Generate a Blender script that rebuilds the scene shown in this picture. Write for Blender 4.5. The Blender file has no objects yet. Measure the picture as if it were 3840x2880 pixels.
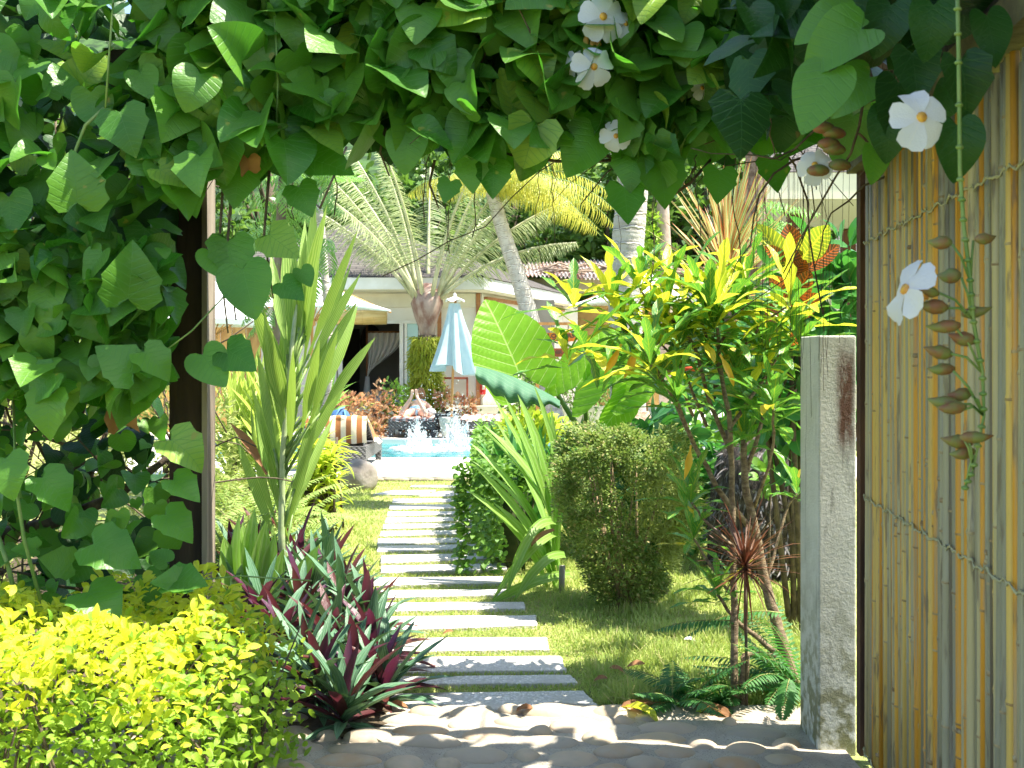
import bpy, math, random
import numpy as np
from mathutils import Vector, Matrix, Euler
R = math.radians
rng = np.random.default_rng(7)
random.seed(7)
sc = bpy.context.scene
C = sc.collection
FPX, HZ, CH = 4200.0, 1350.0, 1.6          # focal length and horizon of the photo in its own pixels, eye height

# ------------------------------------------------------------------ camera, sky, sun, exposure
cam = bpy.data.cameras.new('camera'); camo = bpy.data.objects.new('camera', cam); C.objects.link(camo)
camo.location = (0, 0, CH); camo.rotation_euler = (R(90), 0, 0)
cam.sensor_width = 36; cam.lens = 36 * FPX / 3840; cam.shift_y = -90 / 3840
cam.clip_start = 0.05; cam.clip_end = 500
cam.dof.use_dof = True; cam.dof.focus_distance = 7.0; cam.dof.aperture_fstop = 9.0
sc.camera = camo
SUN_EL, SUN_AZ = R(64), R(97)               # azimuth measured from +Y towards +X
sdir = Vector((math.cos(SUN_EL) * math.sin(SUN_AZ), math.cos(SUN_EL) * math.cos(SUN_AZ), math.sin(SUN_EL)))
w = bpy.data.worlds.new("World"); sc.world = w; w.use_nodes = True
nt = w.node_tree; bg = nt.nodes['Background']
sky = nt.nodes.new('ShaderNodeTexSky'); sky.sky_type = 'NISHITA'; sky.sun_disc = False
sky.sun_elevation = SUN_EL; sky.sun_rotation = SUN_AZ
nt.links.new(sky.outputs[0], bg.inputs[0]); bg.inputs[1].default_value = 0.125
sl = bpy.data.lights.new('sun', 'SUN'); sl.energy = 5.0; sl.angle = R(0.5); sl.color = (1.0, 0.94, 0.82)
slo = bpy.data.objects.new('sun', sl); C.objects.link(slo)
slo.rotation_euler = sdir.to_track_quat('Z', 'Y').to_euler()
sc.view_settings.view_transform = 'Standard'; sc.view_settings.look = 'None'
sc.view_settings.gamma = 1; sc.view_settings.exposure = 1.62
sc.render.engine = 'CYCLES'
cy = sc.cycles
cy.use_denoising = True
cy.max_bounces = 9; cy.diffuse_bounces = 5; cy.glossy_bounces = 2; cy.transmission_bounces = 5; cy.transparent_max_bounces = 6
cy.caustics_reflective = False; cy.caustics_refractive = False
cy.use_adaptive_sampling = True; cy.adaptive_threshold = 0.02

# ------------------------------------------------------------------ helpers
def P(px, py, Y): return np.array([(px - 1920) * Y / FPX, Y, CH - (py - HZ) * Y / FPX])
def G(px, py, z=0.0):
    Y = (CH - z) * FPX / (py - HZ); return np.array([(px - 1920) * Y / FPX, Y, z])
def A(*v): return np.array(v, float)
def nrm(v):
    v = np.asarray(v, float); return v / np.maximum(np.linalg.norm(v, axis=-1, keepdims=True), 1e-9)
def U(a, b, n=None): return rng.uniform(a, b, n)

class MB:
    def __init__(s): s.V = []; s.F = []; s.UV = []; s.M = []; s.n = 0
    def add(s, V, F, uv=None, m=0):
        V = np.asarray(V, float).reshape(-1, 3)
        s.V.append(V); s.UV.append(np.zeros((len(V), 2)) if uv is None else np.asarray(uv, float).reshape(-1, 2))
        if isinstance(F, np.ndarray): s.F.append(F + s.n); s.M.append((m, len(F)))
        else:
            byk = {}
            for f in F: byk.setdefault(len(f), []).append(f)
            for k, fs in byk.items(): s.F.append(np.array(fs) + s.n); s.M.append((m, len(fs)))
        s.n += len(V)
    def box(s, c, size, rot=None, m=0):
        h = np.array(size) / 2
        V = np.array([[x, y, z] for x in (-1, 1) for y in (-1, 1) for z in (-1, 1)]) * h
        if rot is not None: V = V @ np.array(Euler(rot).to_matrix()).T
        s.add(V + np.array(c), [(0, 1, 3, 2), (4, 6, 7, 5), (0, 4, 5, 1), (2, 3, 7, 6), (0, 2, 6, 4), (1, 5, 7, 3)], m=m)
    def bar(s, a, b, wd, th, m=0, up=(0, 0, 1)):
        a = np.array(a, float); b = np.array(b, float); d = nrm(b - a)
        u = np.array(up, float)
        if abs(d @ u) > .95: u = np.array([0, 1., 0])
        sd = nrm(np.cross(d, u)); u2 = np.cross(sd, d)
        V = [p + sd * x * wd / 2 + u2 * z * th / 2 for p in (a, b) for x, z in ((-1, -1), (1, -1), (1, 1), (-1, 1))]
        s.add(V, [(0, 1, 2, 3), (7, 6, 5, 4), (0, 4, 5, 1), (1, 5, 6, 2), (2, 6, 7, 3), (3, 7, 4, 0)], m=m)
    def tube(s, pts, rad, n=8, m=0, cap=True, ell=None):
        pts = np.array(pts, float); K = len(pts)
        rad = np.full(K, rad, float) if np.isscalar(rad) else np.array(rad, float)
        T = np.gradient(pts, axis=0) if K > 2 else np.repeat((pts[1:] - pts[:1]), K, 0)
        T = nrm(T); ref = np.array([0, 0, 1.]) if abs(T[0][2]) < .9 else np.array([1., 0, 0])
        a = np.arange(n) * 2 * math.pi / n; V = []
        for i in range(K):
            u = nrm(ref - T[i] * (ref @ T[i])); v = np.cross(T[i], u); ref = u
            V.append(pts[i] + rad[i] * (np.cos(a)[:, None] * u + np.sin(a)[:, None] * v * (1 if ell is None else ell)))
        F = [(i * n + j, i * n + (j + 1) % n, (i + 1) * n + (j + 1) % n, (i + 1) * n + j) for i in range(K - 1) for j in range(n)]
        if cap: F += [tuple(range(n - 1, -1, -1)), tuple((K - 1) * n + j for j in range(n))]
        uv = np.array([[j / n, i / max(K - 1, 1)] for i in range(K) for j in range(n)])
        s.add(np.concatenate(V), F, uv, m)
    def lathe(s, prof, c=(0, 0, 0), n=20, m=0, fr=None):
        V = []
        for i, (r, z) in enumerate(prof):
            for j in range(n):
                a = 2 * math.pi * j / n; rr = r if fr is None else r * fr(a, i / (len(prof) - 1))
                V.append((c[0] + rr * math.cos(a), c[1] + rr * math.sin(a), c[2] + z))
        K = len(prof)
        F = [(i * n + j, i * n + (j + 1) % n, (i + 1) * n + (j + 1) % n, (i + 1) * n + j) for i in range(K - 1) for j in range(n)]
        F += [tuple(range(n - 1, -1, -1)), tuple((K - 1) * n + j for j in range(n))]
        s.add(V, F, [[j / n, i / K] for i in range(K) for j in range(n)], m)
    def grid(s, fn, nu, nv, m=0):
        V = np.array([fn(i / nu, j / nv) for j in range(nv + 1) for i in range(nu + 1)])
        F = [(j * (nu + 1) + i, j * (nu + 1) + i + 1, (j + 1) * (nu + 1) + i + 1, (j + 1) * (nu + 1) + i) for j in range(nv) for i in range(nu)]
        s.add(V, F, [[i / nu, j / nv] for j in range(nv + 1) for i in range(nu + 1)], m)
    def prism(s, poly, z0, z1, m=0):
        n = len(poly); V = [(p[0], p[1], z0) for p in poly] + [(p[0], p[1], z1) for p in poly]
        s.add(V, [tuple(range(n - 1, -1, -1)), tuple(range(n, 2 * n))] + [(i, (i + 1) % n, n + (i + 1) % n, n + i) for i in range(n)], m=m)
    def blob(s, c, r, seg=14, rings=9, noise=.1, fr=3.0, seed=0, m=0, flat=None):
        rs = np.random.default_rng(seed); ph = rs.uniform(0, 6.28, (6, 3)); k = rs.normal(0, fr, (6, 3))
        V = []
        for i in range(rings + 1):
            t = math.pi * i / rings
            for j in range(seg):
                a = 2 * math.pi * j / seg
                d = np.array([math.sin(t) * math.cos(a), math.sin(t) * math.sin(a), math.cos(t)])
                q = 1 + noise * sum(math.sin(k[x] @ d + ph[x][0]) for x in range(6)) / 2.4
                V.append(np.array(c) + d * q * np.array(r))
        V = np.array(V)
        if flat is not None: V[:, 2] = np.maximum(V[:, 2], flat)
        F = [(i * seg + j, (i + 1) * seg + j, (i + 1) * seg + (j + 1) % seg, i * seg + (j + 1) % seg) for i in range(rings) for j in range(seg)]
        s.add(V, F, m=m)
    def leaves(s, T, base, D, N, L, W=None, bend=.4, fold=.15, wave=0., m=0, quilt=0.):
        """many leaves of template T at once"""
        base = np.asarray(base, float).reshape(-1, 3); n = len(base)
        if n == 0: return
        D = nrm(np.broadcast_to(np.asarray(D, float), (n, 3))); N = np.broadcast_to(np.asarray(N, float), (n, 3))
        N = nrm(N - D * (N * D).sum(1, keepdims=True) + 1e-6); S = np.cross(D, N)
        b = lambda x: np.broadcast_to(np.asarray(x, float), (n,))[:, None]
        L = b(L); W = L if W is None else b(W); bend = b(bend); fold = b(fold); wave = b(wave)
        bend = np.where(np.abs(bend) < 1e-3, 1e-3, bend)
        u = T['u'][None, :]; v = T['v'][None, :]
        th = bend * np.clip(v, 0, None)
        a = np.where(v > 0, L * np.sin(th) / bend, v * L); nn = -L * (1 - np.cos(th)) / bend
        ph = U(0, 6.28, (n, 1))
        off = fold * (.6 * np.abs(u) + 1.1 * u ** 2 * np.sign(1)) * W + quilt * L * np.cos(6.283 * (7 * v - 4.6 * np.abs(u))) * np.minimum(np.abs(u) * 6, 1) + wave * L * np.sin(9 * v + ph + np.sign(u) * 1.3) * np.abs(u)
        pos = base[:, None, :] + D[:, None, :] * (a + off * np.sin(th))[..., None] + N[:, None, :] * (nn + off * np.cos(th))[..., None] + S[:, None, :] * (u * W)[..., None]
        K = len(T['u']); F = (T['F'][None] + (np.arange(n) * K)[:, None, None]).reshape(-1, 4)
        s.add(pos.reshape(-1, 3), F, np.tile(T['uv'], (n, 1)), m)
    def build(s, name, mats, parent=None, org=None, smooth=True):
        me = bpy.data.meshes.new(name)
        V = np.concatenate(s.V) if s.V else np.zeros((0, 3)); UV = np.concatenate(s.UV)
        o = bpy.data.objects.new(name, me); C.objects.link(o)
        if parent is not None: org = ORG[parent.name]; o.parent = parent; ORG[o.name] = org
        else:
            org = np.zeros(3) if org is None else np.array(org, float); o.location = org; ORG[o.name] = org
        V = V - org
        me.vertices.add(len(V)); me.vertices.foreach_set('co', V.astype(np.float32).ravel())
        L = np.concatenate([f.ravel() for f in s.F]); tot = np.concatenate([np.full(len(f), f.shape[1]) for f in s.F])
        st = np.concatenate([[0], np.cumsum(tot)[:-1]])
        me.loops.add(len(L)); me.loops.foreach_set('vertex_index', L.astype(np.int32))
        me.polygons.add(len(tot)); me.polygons.foreach_set('loop_start', st.astype(np.int32))
        mi = np.concatenate([np.full(k, m_) for m_, k in s.M]); me.polygons.foreach_set('material_index', mi.astype(np.int32))
        uvl = me.uv_layers.new(name='UVMap'); uvl.data.foreach_set('uv', UV[L].astype(np.float32).ravel())
        me.update(calc_edges=True)
        me.polygons.foreach_set('use_smooth', np.full(len(tot), smooth))
        if not isinstance(mats, (list, tuple)): mats = [mats]
        for q in mats: me.materials.append(q)
        return o
ORG = {}
def thing(name, label, cat, loc=(0, 0, 0), group=None):
    o = bpy.data.objects.new(name, None); C.objects.link(o); o.location = loc; o.empty_display_size = .1
    ORG[o.name] = np.array(loc, float); return tag(o, label, cat, group)
def tag(o, label, cat, group=None, kind=None):
    o['label'] = label; o['category'] = cat
    if group: o['group'] = group
    if kind: o['kind'] = kind
    return o
def struct(o, label=None):
    o['kind'] = 'structure'
    if label: o['label'] = label; o['category'] = o.name.split('.')[0].replace('_', ' ')
    return o

# ------------------------------------------------------------------ leaf templates: rows of (half width, v at edge, v at midrib)
def tmpl(rows, cols=(-1, -.5, 0, .5, 1), polar=False):
    u, v, uv = [], [], []
    for (wd, ve, vm) in rows:
        for c in cols:
            x = c * wd; y = vm + abs(c) * (ve - vm); u.append(x); v.append(y)
            uv.append((x, y) if polar else (c, y))
    nc = len(cols)
    F = [(i * nc + j, i * nc + j + 1, (i + 1) * nc + j + 1, (i + 1) * nc + j) for i in range(len(rows) - 1) for j in range(nc - 1)]
    return dict(u=np.array(u), v=np.array(v), uv=np.array(uv), F=np.array(F))
HEART = tmpl([(.02, .0, 0), (.12, -.13, 0), (.24, -.18, .01), (.36, -.16, .03), (.46, -.08, .07), (.52, .03, .13), (.545, .16, .23), (.53, .29, .34), (.485, .42, .46), (.41, .56, .58), (.31, .70, .70), (.19, .84, .83), (.08, .95, .94), (.005, 1, 1)], polar=True)
LOBED = tmpl([(.02, .0, 0), (.19, -.16, 0), (.36, -.17, .03), (.46, -.06, .08), (.57, .06, .17), (.52, .17, .25), (.50, .26, .33), (.545, .37, .42), (.46, .46, .5), (.36, .58, .6), (.24, .73, .73), (.12, .88, .87), (.005, 1, 1)], polar=True)
OVAL = tmpl([(.02, 0, 0), (.19, .15, .15), (.27, .35, .35), (.26, .55, .55), (.17, .78, .78), (.01, 1, 1)], (-1, 0, 1))
BROAD = tmpl([(.02, 0, 0), (.5, .12, .08), (.85, .28, .25), (1, .45, .43), (.93, .62, .6), (.68, .8, .78), (.32, .93, .92), (.02, 1, 1)], (-1, -.5, 0, .5, 1))
STRAP = tmpl([(.6, 0, 0), (.8, .12, .12), (1, .28, .28), (1, .45, .45), (.9, .62, .62), (.62, .8, .8), (.28, .92, .92), (.01, 1, 1)], (-1, 0, 1))
SPEAR = tmpl([(.35, 0, 0), (.3, .15, .15), (.75, .3, .3), (1, .45, .45), (.95, .6, .6), (.7, .77, .77), (.32, .9, .9), (.01, 1, 1)], (-1, -.5, 0, .5, 1))
WAIST = tmpl([(.06, 0, 0), (.3, .14, .14), (.8, .3, .3), (1, .42, .42), (.5, .5, .52), (.42, .58, .6), (.75, .7, .7), (.7, .8, .8), (.35, .93, .93), (.01, 1, 1)], (-1, -.5, 0, .5, 1))
BLADE = tmpl([(1, 0, 0), (.9, .4, .4), (.6, .75, .75), (.02, 1, 1)], (-1, 1))
CARD = tmpl([(.05, 0, 0), (.35, .35, .35), (.28, .7, .7), (.01, 1, 1)], (-1, 0, 1))
TARO = tmpl([(.02, .0, 0), (.16, -.2, 0), (.30, -.33, 0), (.42, -.30, .02), (.52, -.12, .08), (.57, .06, .16), (.585, .2, .28), (.56, .36, .42), (.49, .52, .56), (.38, .68, .7), (.25, .82, .83), (.12, .93, .93), (.01, 1, 1)],
            (-1, -.83, -.66, -.5, -.33, -.16, 0, .16, .33, .5, .66, .83, 1), polar=True)
def fine(rows, k):
    r_ = np.array(rows); t_ = np.linspace(0, len(r_) - 1, (len(r_) - 1) * k + 1); return [tuple(np.interp(q, range(len(r_)), r_[:, i]) for i in range(3)) for q in t_]
TARO = tmpl(fine([(.02, .0, 0), (.16, -.2, 0), (.30, -.33, 0), (.42, -.30, .02), (.52, -.12, .08), (.57, .06, .16), (.585, .2, .28), (.56, .36, .42), (.49, .52, .56), (.38, .68, .7), (.25, .82, .83), (.12, .93, .93), (.01, 1, 1)], 4), tuple(np.linspace(-1, 1, 21)), polar=True)

# ------------------------------------------------------------------ materials
def newmat(name):
    m = bpy.data.materials.new(name); m.use_nodes = True; t = m.node_tree; return m, t, t.nodes['Principled BSDF']
class NX:
    def __init__(s, t): s.t = t
    def node(s, ty, **k):
        n = s.t.nodes.new(ty)
        for a, b in k.items(): setattr(n, a, b)
        return n
    def put(s, inp, v):
        if isinstance(v, bpy.types.NodeSocket): s.t.links.new(v, inp)
        else:
            if inp.type == 'RGBA' and len(v) == 3: v = (*v, 1)
            inp.default_value = v
    def m(s, op, a, b=0., c=0.):
        n = s.node('ShaderNodeMath', operation=op); s.put(n.inputs[0], a); s.put(n.inputs[1], b); s.put(n.inputs[2], c); return n.outputs[0]
    def mix(s, f, a, b, bt='MIX'):
        n = s.node('ShaderNodeMix', data_type='RGBA', blend_type=bt); s.put(n.inputs[0], f); s.put(n.inputs[6], a); s.put(n.inputs[7], b); return n.outputs[2]
    def step(s, x, a, b, lo=0., hi=1.):
        n = s.node('ShaderNodeMapRange', interpolation_type='SMOOTHSTEP'); s.put(n.inputs[0], x)
        n.inputs[1].default_value = a; n.inputs[2].default_value = b; n.inputs[3].default_value = lo; n.inputs[4].default_value = hi; return n.outputs[0]
    def coord(s, kind='Object', scale=(1, 1, 1)):
        c = s.node('ShaderNodeTexCoord').outputs[kind]
        mp = s.node('ShaderNodeMapping'); s.put(mp.inputs[0], c); mp.inputs[3].default_value = scale; return mp.outputs[0]
    def noise(s, vec, sc_, det=3., rough=.55):
        n = s.node('ShaderNodeTexNoise'); s.put(n.inputs['Vector'], vec); n.inputs['Scale'].default_value = sc_; n.inputs['Detail'].default_value = det; n.inputs['Roughness'].default_value = rough; return n.outputs[0]
    def bump(s, h, st, dist=.02):
        n = s.node('ShaderNodeBump'); n.inputs['Strength'].default_value = st; n.inputs['Distance'].default_value = dist; s.put(n.inputs['Height'], h); return n.outputs[0]
def mat(name, col, col2=None, scale=6., rough=.7, bump=0., bscale=None, stretch=(1, 1, 1), metal=0., spec=.4, det=4., lo=.35, hi=.65, island=0.):
    m, t, b = newmat(name); x = NX(t); v = x.coord('Object', stretch)
    c = col
    if col2 is not None: c = x.mix(x.step(x.noise(v, scale, det), lo, hi), col, col2)
    if island:
        g = x.node('ShaderNodeNewGeometry').outputs['Random Per Island']
        h = x.node('ShaderNodeHueSaturation'); x.put(h.inputs['Value'], x.step(g, 0, 1, 1 - island, 1 + island)); x.put(h.inputs['Color'], c if not isinstance(c, tuple) else c); c = h.outputs[0]
    x.put(b.inputs['Base Color'], c); b.inputs['Roughness'].default_value = rough; b.inputs['Metallic'].default_value = metal
    b.inputs['Specular IOR Level'].default_value = spec
    if bump: x.put(b.inputs['Normal'], x.bump(x.noise(v, bscale or scale * 3, 5), bump))
    return m
def leafmat(name, a, b2, vein=None, vcol=(.25, .4, .08), trans=.45, rough=.42, tcol=None, edge=None, freq=9., vw=.06, patch=None, odd=None, spec=.45):
    """a..b2: colour range over the plant's leaves; vein pinnate / palmate / stripe; edge = colour of leaf margin"""
    m, t, b = newmat(name); x = NX(t)
    geo = x.node('ShaderNodeNewGeometry'); rnd = geo.outputs['Random Per Island']
    c = x.mix(rnd, a, b2)
    r2 = x.m('FRACT', x.m('MULTIPLY', rnd, 17.31))
    nz = x.noise(x.coord('Object'), 5., 3.)
    c = x.mix(x.step(nz, .35, .7), c, x.mix(.5, c, b2))
    if odd: c = x.mix(x.m('GREATER_THAN', r2, 1 - odd[1]), c, odd[0])
    uvn = x.node('ShaderNodeSeparateXYZ'); x.put(uvn.inputs[0], x.node('ShaderNodeTexCoord').outputs['UV'])
    uu = x.m('ABSOLUTE', uvn.outputs[0]); vv = uvn.outputs[1]; bh = None
    if vein == 'pinnate':
        ln = x.m('ABSOLUTE', x.m('SUBTRACT', x.m('FRACT', x.m('SUBTRACT', x.m('MULTIPLY', vv, freq), x.m('MULTIPLY', uu, 1.6))), .5))
        f = x.m('MAXIMUM', x.step(ln, vw * .6, vw * 2.2, 1, 0), x.step(uu, .03, .1, 1, 0)); bh = f
    elif vein == 'palmate':
        an = x.m('ARCTAN2', uvn.outputs[0], x.m('ADD', vv, .001))
        rr = x.m('SQRT', x.m('ADD', x.m('MULTIPLY', uu, uu), x.m('MULTIPLY', vv, vv)))
        f1 = x.step(x.m('MULTIPLY', x.m('ABSOLUTE', x.m('SINE', x.m('MULTIPLY', an, 4.4))), rr), .008, .03, 1, 0)
        ln = x.m('ABSOLUTE', x.m('SUBTRACT', x.m('FRACT', x.m('SUBTRACT', x.m('MULTIPLY', vv, 7.), x.m('MULTIPLY', uu, 3.4))), .5))
        f2 = x.m('MULTIPLY', x.step(ln, .03, .12, 1, 0), .5)
        f = x.m('MAXIMUM', f1, f2); bh = f
    elif vein == 'taro':
        ln = x.m('ABSOLUTE', x.m('SUBTRACT', x.m('FRACT', x.m('SUBTRACT', x.m('MULTIPLY', vv, 7.), x.m('MULTIPLY', uu, 4.6))), .5))
        f = x.m('MAXIMUM', x.step(ln, .012, .045, 1, 0), x.step(uu, .006, .016, 1, 0)); bh = x.m('ADD', f, x.m('MULTIPLY', x.noise(x.coord('Object'), 14., 3.), 2.5))
    elif vein == 'stripe':
        st = x.m('ABSOLUTE', x.m('SUBTRACT', x.m('FRACT', x.m('ADD', x.m('MULTIPLY', uvn.outputs[0], freq), x.m('MULTIPLY', nz, 1.2))), .5))
        f = x.step(st, .12, .3, 1, 0); bh = f
    else: f = x.step(uu, .02, .09, .5, 0)
    c = x.mix(f, c, vcol)
    if edge: c = x.mix(x.step(uu, edge[1], edge[1] + .12), c, edge[0])
    if patch:
        c = x.mix(x.step(x.noise(x.coord('Object'), patch[1], 2.), patch[2], patch[2] + .06), c, patch[0])
    x.put(b.inputs['Base Color'], c); b.inputs['Roughness'].default_value = rough; b.inputs['Specular IOR Level'].default_value = spec
    bm = x.m('ADD', x.m('MULTIPLY', x.noise(x.coord('UV', (3, 5, 1)), 2.5, 2.), .6), x.m('MULTIPLY', bh, -.5) if bh is not None else 0.)
    x.put(b.inputs['Normal'], x.bump(bm, .35, .01))
    tr = x.node('ShaderNodeBsdfTranslucent')
    x.put(tr.inputs[0], x.mix(.55, c, tcol) if tcol else x.mix(1., c, (1.25, 1.25, .6), 'MULTIPLY'))
    ms = x.node('ShaderNodeMixShader'); ms.inputs[0].default_value = trans
    t.links.new(b.outputs[0], ms.inputs[1]); t.links.new(tr.outputs[0], ms.inputs[2])
    t.links.new(ms.outputs[0], t.nodes['Material Output'].inputs[0])
    return m

M = {}
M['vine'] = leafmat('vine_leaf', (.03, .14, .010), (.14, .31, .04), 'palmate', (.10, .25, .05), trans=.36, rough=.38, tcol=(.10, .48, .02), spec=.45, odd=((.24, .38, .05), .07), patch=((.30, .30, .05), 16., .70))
M['vine_shaded'] = leafmat('vine_leaf_shaded', (.006, .035, .006), (.018, .08, .01), 'palmate', (.03, .10, .02), trans=.15, rough=.45, tcol=(.08, .28, .02), spec=.35, patch=((.12, .10, .03), 16., .70))  # darker leaf colour stands in for the shade inside the vine
M['stem'] = mat('woody_stem', (.06, .045, .03), (.13, .10, .06), 20, .85, .4)
M['greenstem'] = mat('green_stem', (.12, .22, .05), (.2, .28, .08), 12, .5)
M['petal'] = leafmat('white_petal', (.82, .83, .86), (.72, .74, .82), None, (.8, .8, .8), trans=.35, rough=.6, tcol=(.8, .8, .85))
M['throat'] = mat('yellow_throat', (.75, .42, .06), (.55, .25, .05), 60, .6)
M['bud'] = mat('flower_bud', (.16, .19, .05), (.22, .09, .04), 30, .5)
M['dry'] = leafmat('dry_leaf', (.20, .09, .04), (.36, .18, .08), None, (.3, .12, .05), trans=.3, rough=.8, tcol=(.6, .3, .1))
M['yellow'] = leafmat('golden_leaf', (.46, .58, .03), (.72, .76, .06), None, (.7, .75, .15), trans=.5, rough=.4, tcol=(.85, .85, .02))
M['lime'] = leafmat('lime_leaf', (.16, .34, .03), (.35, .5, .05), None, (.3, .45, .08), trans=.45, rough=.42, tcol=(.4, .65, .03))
M['oyster'] = leafmat('oyster_green', (.035, .11, .045), (.10, .22, .11), 'stripe', (.14, .25, .15), trans=.12, rough=.38, freq=2.5)
M['oyster_purple'] = leafmat('oyster_purple', (.07, .02, .08), (.11, .035, .015), None, (.12, .03, .06), trans=.25, rough=.38, tcol=(.22, .03, .06))
M['palmgrass'] = leafmat('pleated_leaf', (.10, .24, .035), (.22, .38, .07), 'stripe', (.4, .52, .14), trans=.42, rough=.4, freq=3.2, tcol=(.42, .62, .06))
M['tilime'] = leafmat('pale_striped_leaf', (.22, .40, .05), (.45, .58, .10), 'stripe', (.7, .75, .3), trans=.45, rough=.4, freq=1.6, tcol=(.6, .75, .1))
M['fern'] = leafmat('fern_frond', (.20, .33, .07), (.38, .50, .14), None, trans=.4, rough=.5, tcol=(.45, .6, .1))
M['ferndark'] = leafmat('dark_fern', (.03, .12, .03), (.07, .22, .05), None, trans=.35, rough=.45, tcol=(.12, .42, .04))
M['ladypalm'] = leafmat('lady_palm_leaf', (.25, .40, .03), (.55, .62, .06), None, trans=.4, rough=.38, tcol=(.6, .75, .05))
M['strap'] = leafmat('strap_leaf', (.10, .27, .04), (.28, .45, .07), 'stripe', (.3, .45, .12), trans=.42, rough=.36, freq=1.5, tcol=(.3, .62, .05))
M['strapdark'] = leafmat('deep_strap_leaf', (.03, .14, .035), (.07, .24, .05), None, trans=.35, rough=.33, tcol=(.12, .45, .04))
M['hedge'] = leafmat('hedge_leaf', (.06, .19, .03), (.2, .36, .05), None, trans=.4, rough=.4, tcol=(.25, .5, .04))
M['aralia'] = leafmat('aralia_leaf', (.07, .16, .03), (.28, .35, .08), None, trans=.35, rough=.45, tcol=(.3, .45, .08), odd=((.42, .34, .14), .10))
M['aralia2'] = leafmat('lacy_aralia_leaf', (.2, .27, .06), (.38, .42, .12), None, trans=.4, rough=.45, tcol=(.42, .5, .1))
M['croton'] = leafmat('yellow_croton_leaf', (.30, .48, .03), (.70, .72, .05), 'pinnate', (.85, .8, .15), trans=.45, rough=.3, freq=8, tcol=(.8, .82, .03))
M['crotong'] = leafmat('green_croton_leaf', (.04, .18, .04), (.10, .30, .05), 'pinnate', (.45, .5, .05), trans=.38, rough=.28, freq=10, vw=.04, tcol=(.2, .5, .03), odd=((.75, .5, .04), .07))
M['crotono'] = leafmat('orange_croton_leaf', (.12, .03, .015), (.07, .07, .015), 'pinnate', (.75, .16, .02), trans=.28, rough=.3, freq=13, vw=.09, tcol=(.8, .22, .02))
M['crotony'] = leafmat('gold_veined_leaf', (.08, .20, .02), (.14, .26, .03), 'pinnate', (.85, .75, .05), trans=.45, rough=.3, freq=13, vw=.09, tcol=(.6, .7, .04))
M['dracaena'] = leafmat('striped_dracaena', (.10, .24, .04), (.24, .34, .08), 'stripe', (.60, .66, .34), trans=.3, rough=.36, freq=1., edge=((.62, .10, .03), .64), tcol=(.75, .6, .25))
M['reddrac'] = leafmat('red_dracaena', (.08, .025, .015), (.17, .07, .03), None, (.07, .10, .02), trans=.2, rough=.4, tcol=(.25, .05, .03))
M['taro'] = leafmat('giant_taro_leaf', (.13, .34, .02), (.25, .48, .03), 'taro', (.55, .68, .22), trans=.6, rough=.4, tcol=(.36, .78, .02))
M['tarocool'] = leafmat('waxy_taro_leaf', (.06, .16, .09), (.09, .2, .12), 'taro', (.2, .3, .2), trans=.2, rough=.6, spec=.2, tcol=(.2, .5, .1))
M['palm'] = leafmat('silver_frond', (.24, .32, .14), (.38, .44, .22), None, trans=.35, rough=.45, tcol=(.5, .55, .2))
M['palmy'] = leafmat('coconut_frond', (.28, .36, .05), (.62, .58, .10), None, trans=.4, rough=.42, tcol=(.75, .7, .1))
M['jungle'] = leafmat('jungle_leaf', (.03, .11, .02), (.16, .27, .05), None, trans=.35, rough=.35, tcol=(.2, .4, .04))
M['pinkleaf'] = leafmat('bronze_leaf', (.42, .16, .09), (.62, .42, .22), None, (.6, .3, .2), trans=.35, rough=.4, tcol=(.8, .4, .2), odd=((.25, .35, .08), .12))
M['moss'] = leafmat('epiphyte_leaf', (.16, .26, .02), (.55, .58, .06), None, trans=.4, rough=.5, tcol=(.5, .55, .04))
M['monstera'] = leafmat('climber_leaf', (.07, .22, .05), (.2, .4, .1), 'pinnate', (.4, .55, .2), trans=.4, rough=.35, tcol=(.25, .55, .06))
M['grassblade'] = leafmat('grass_blade', (.22, .36, .06), (.52, .58, .17), None, trans=.4, rough=.55, tcol=(.5, .62, .12), odd=((.6, .52, .25), .12))
M['wood'] = mat('brown_timber', (.16, .07, .03), (.28, .13, .05), 8, .6, .3, stretch=(1, 1, .15))
M['teak'] = mat('teak', (.45, .2, .06), (.6, .3, .1), 14, .45, .1, stretch=(1, 1, .1))
M['white'] = mat('white_paint', (.78, .78, .74), (.7, .7, .64), 2, .6, .05)
M['cream'] = mat('cream_render', (.72, .70, .55), (.65, .62, .48), 2, .85, .1, 40)
M['canvas'] = mat('white_canvas', (.83, .83, .8), (.78, .78, .76), 3, .8)
M['dark'] = mat('dark_interior', (.025, .02, .018), None, rough=.8)
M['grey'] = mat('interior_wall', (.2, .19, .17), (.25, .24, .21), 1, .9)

# ================================================================== THE SETTING
# soil and lawn sheet
mb = MB()
def gnd(x0, x1, y0, y1, nx_, ny_):
    mb.grid(lambda u, v: (x0 + (x1 - x0) * u, y0 + (y1 - y0) * v, -.012 + .008 * math.sin((x0 + (x1 - x0) * u) * .7) * math.sin((y0 + (y1 - y0) * v) * .9)), nx_, ny_)
gnd(-60, 60, -6, 17, 60, 20); gnd(-60, 60, 22.2, 60, 60, 20); gnd(-60, -6.1, 17, 22.2, 20, 4); gnd(3.4, 60, 17, 22.2, 20, 4)
gm, t, b = newmat('lawn_soil'); x = NX(t); v = x.coord()
c = x.mix(x.step(x.noise(v, 3, 5), .35, .65), (.22, .28, .06), (.40, .40, .13)); c = x.mix(x.step(x.noise(v, 28, 3), .5, .75), c, (.12, .10, .04))
x.put(b.inputs['Base Color'], c); b.inputs['Roughness'].default_value = .9; x.put(b.inputs['Normal'], x.bump(x.noise(v, 60, 4), .8, .03))
struct(mb.build('ground', gm))
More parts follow.
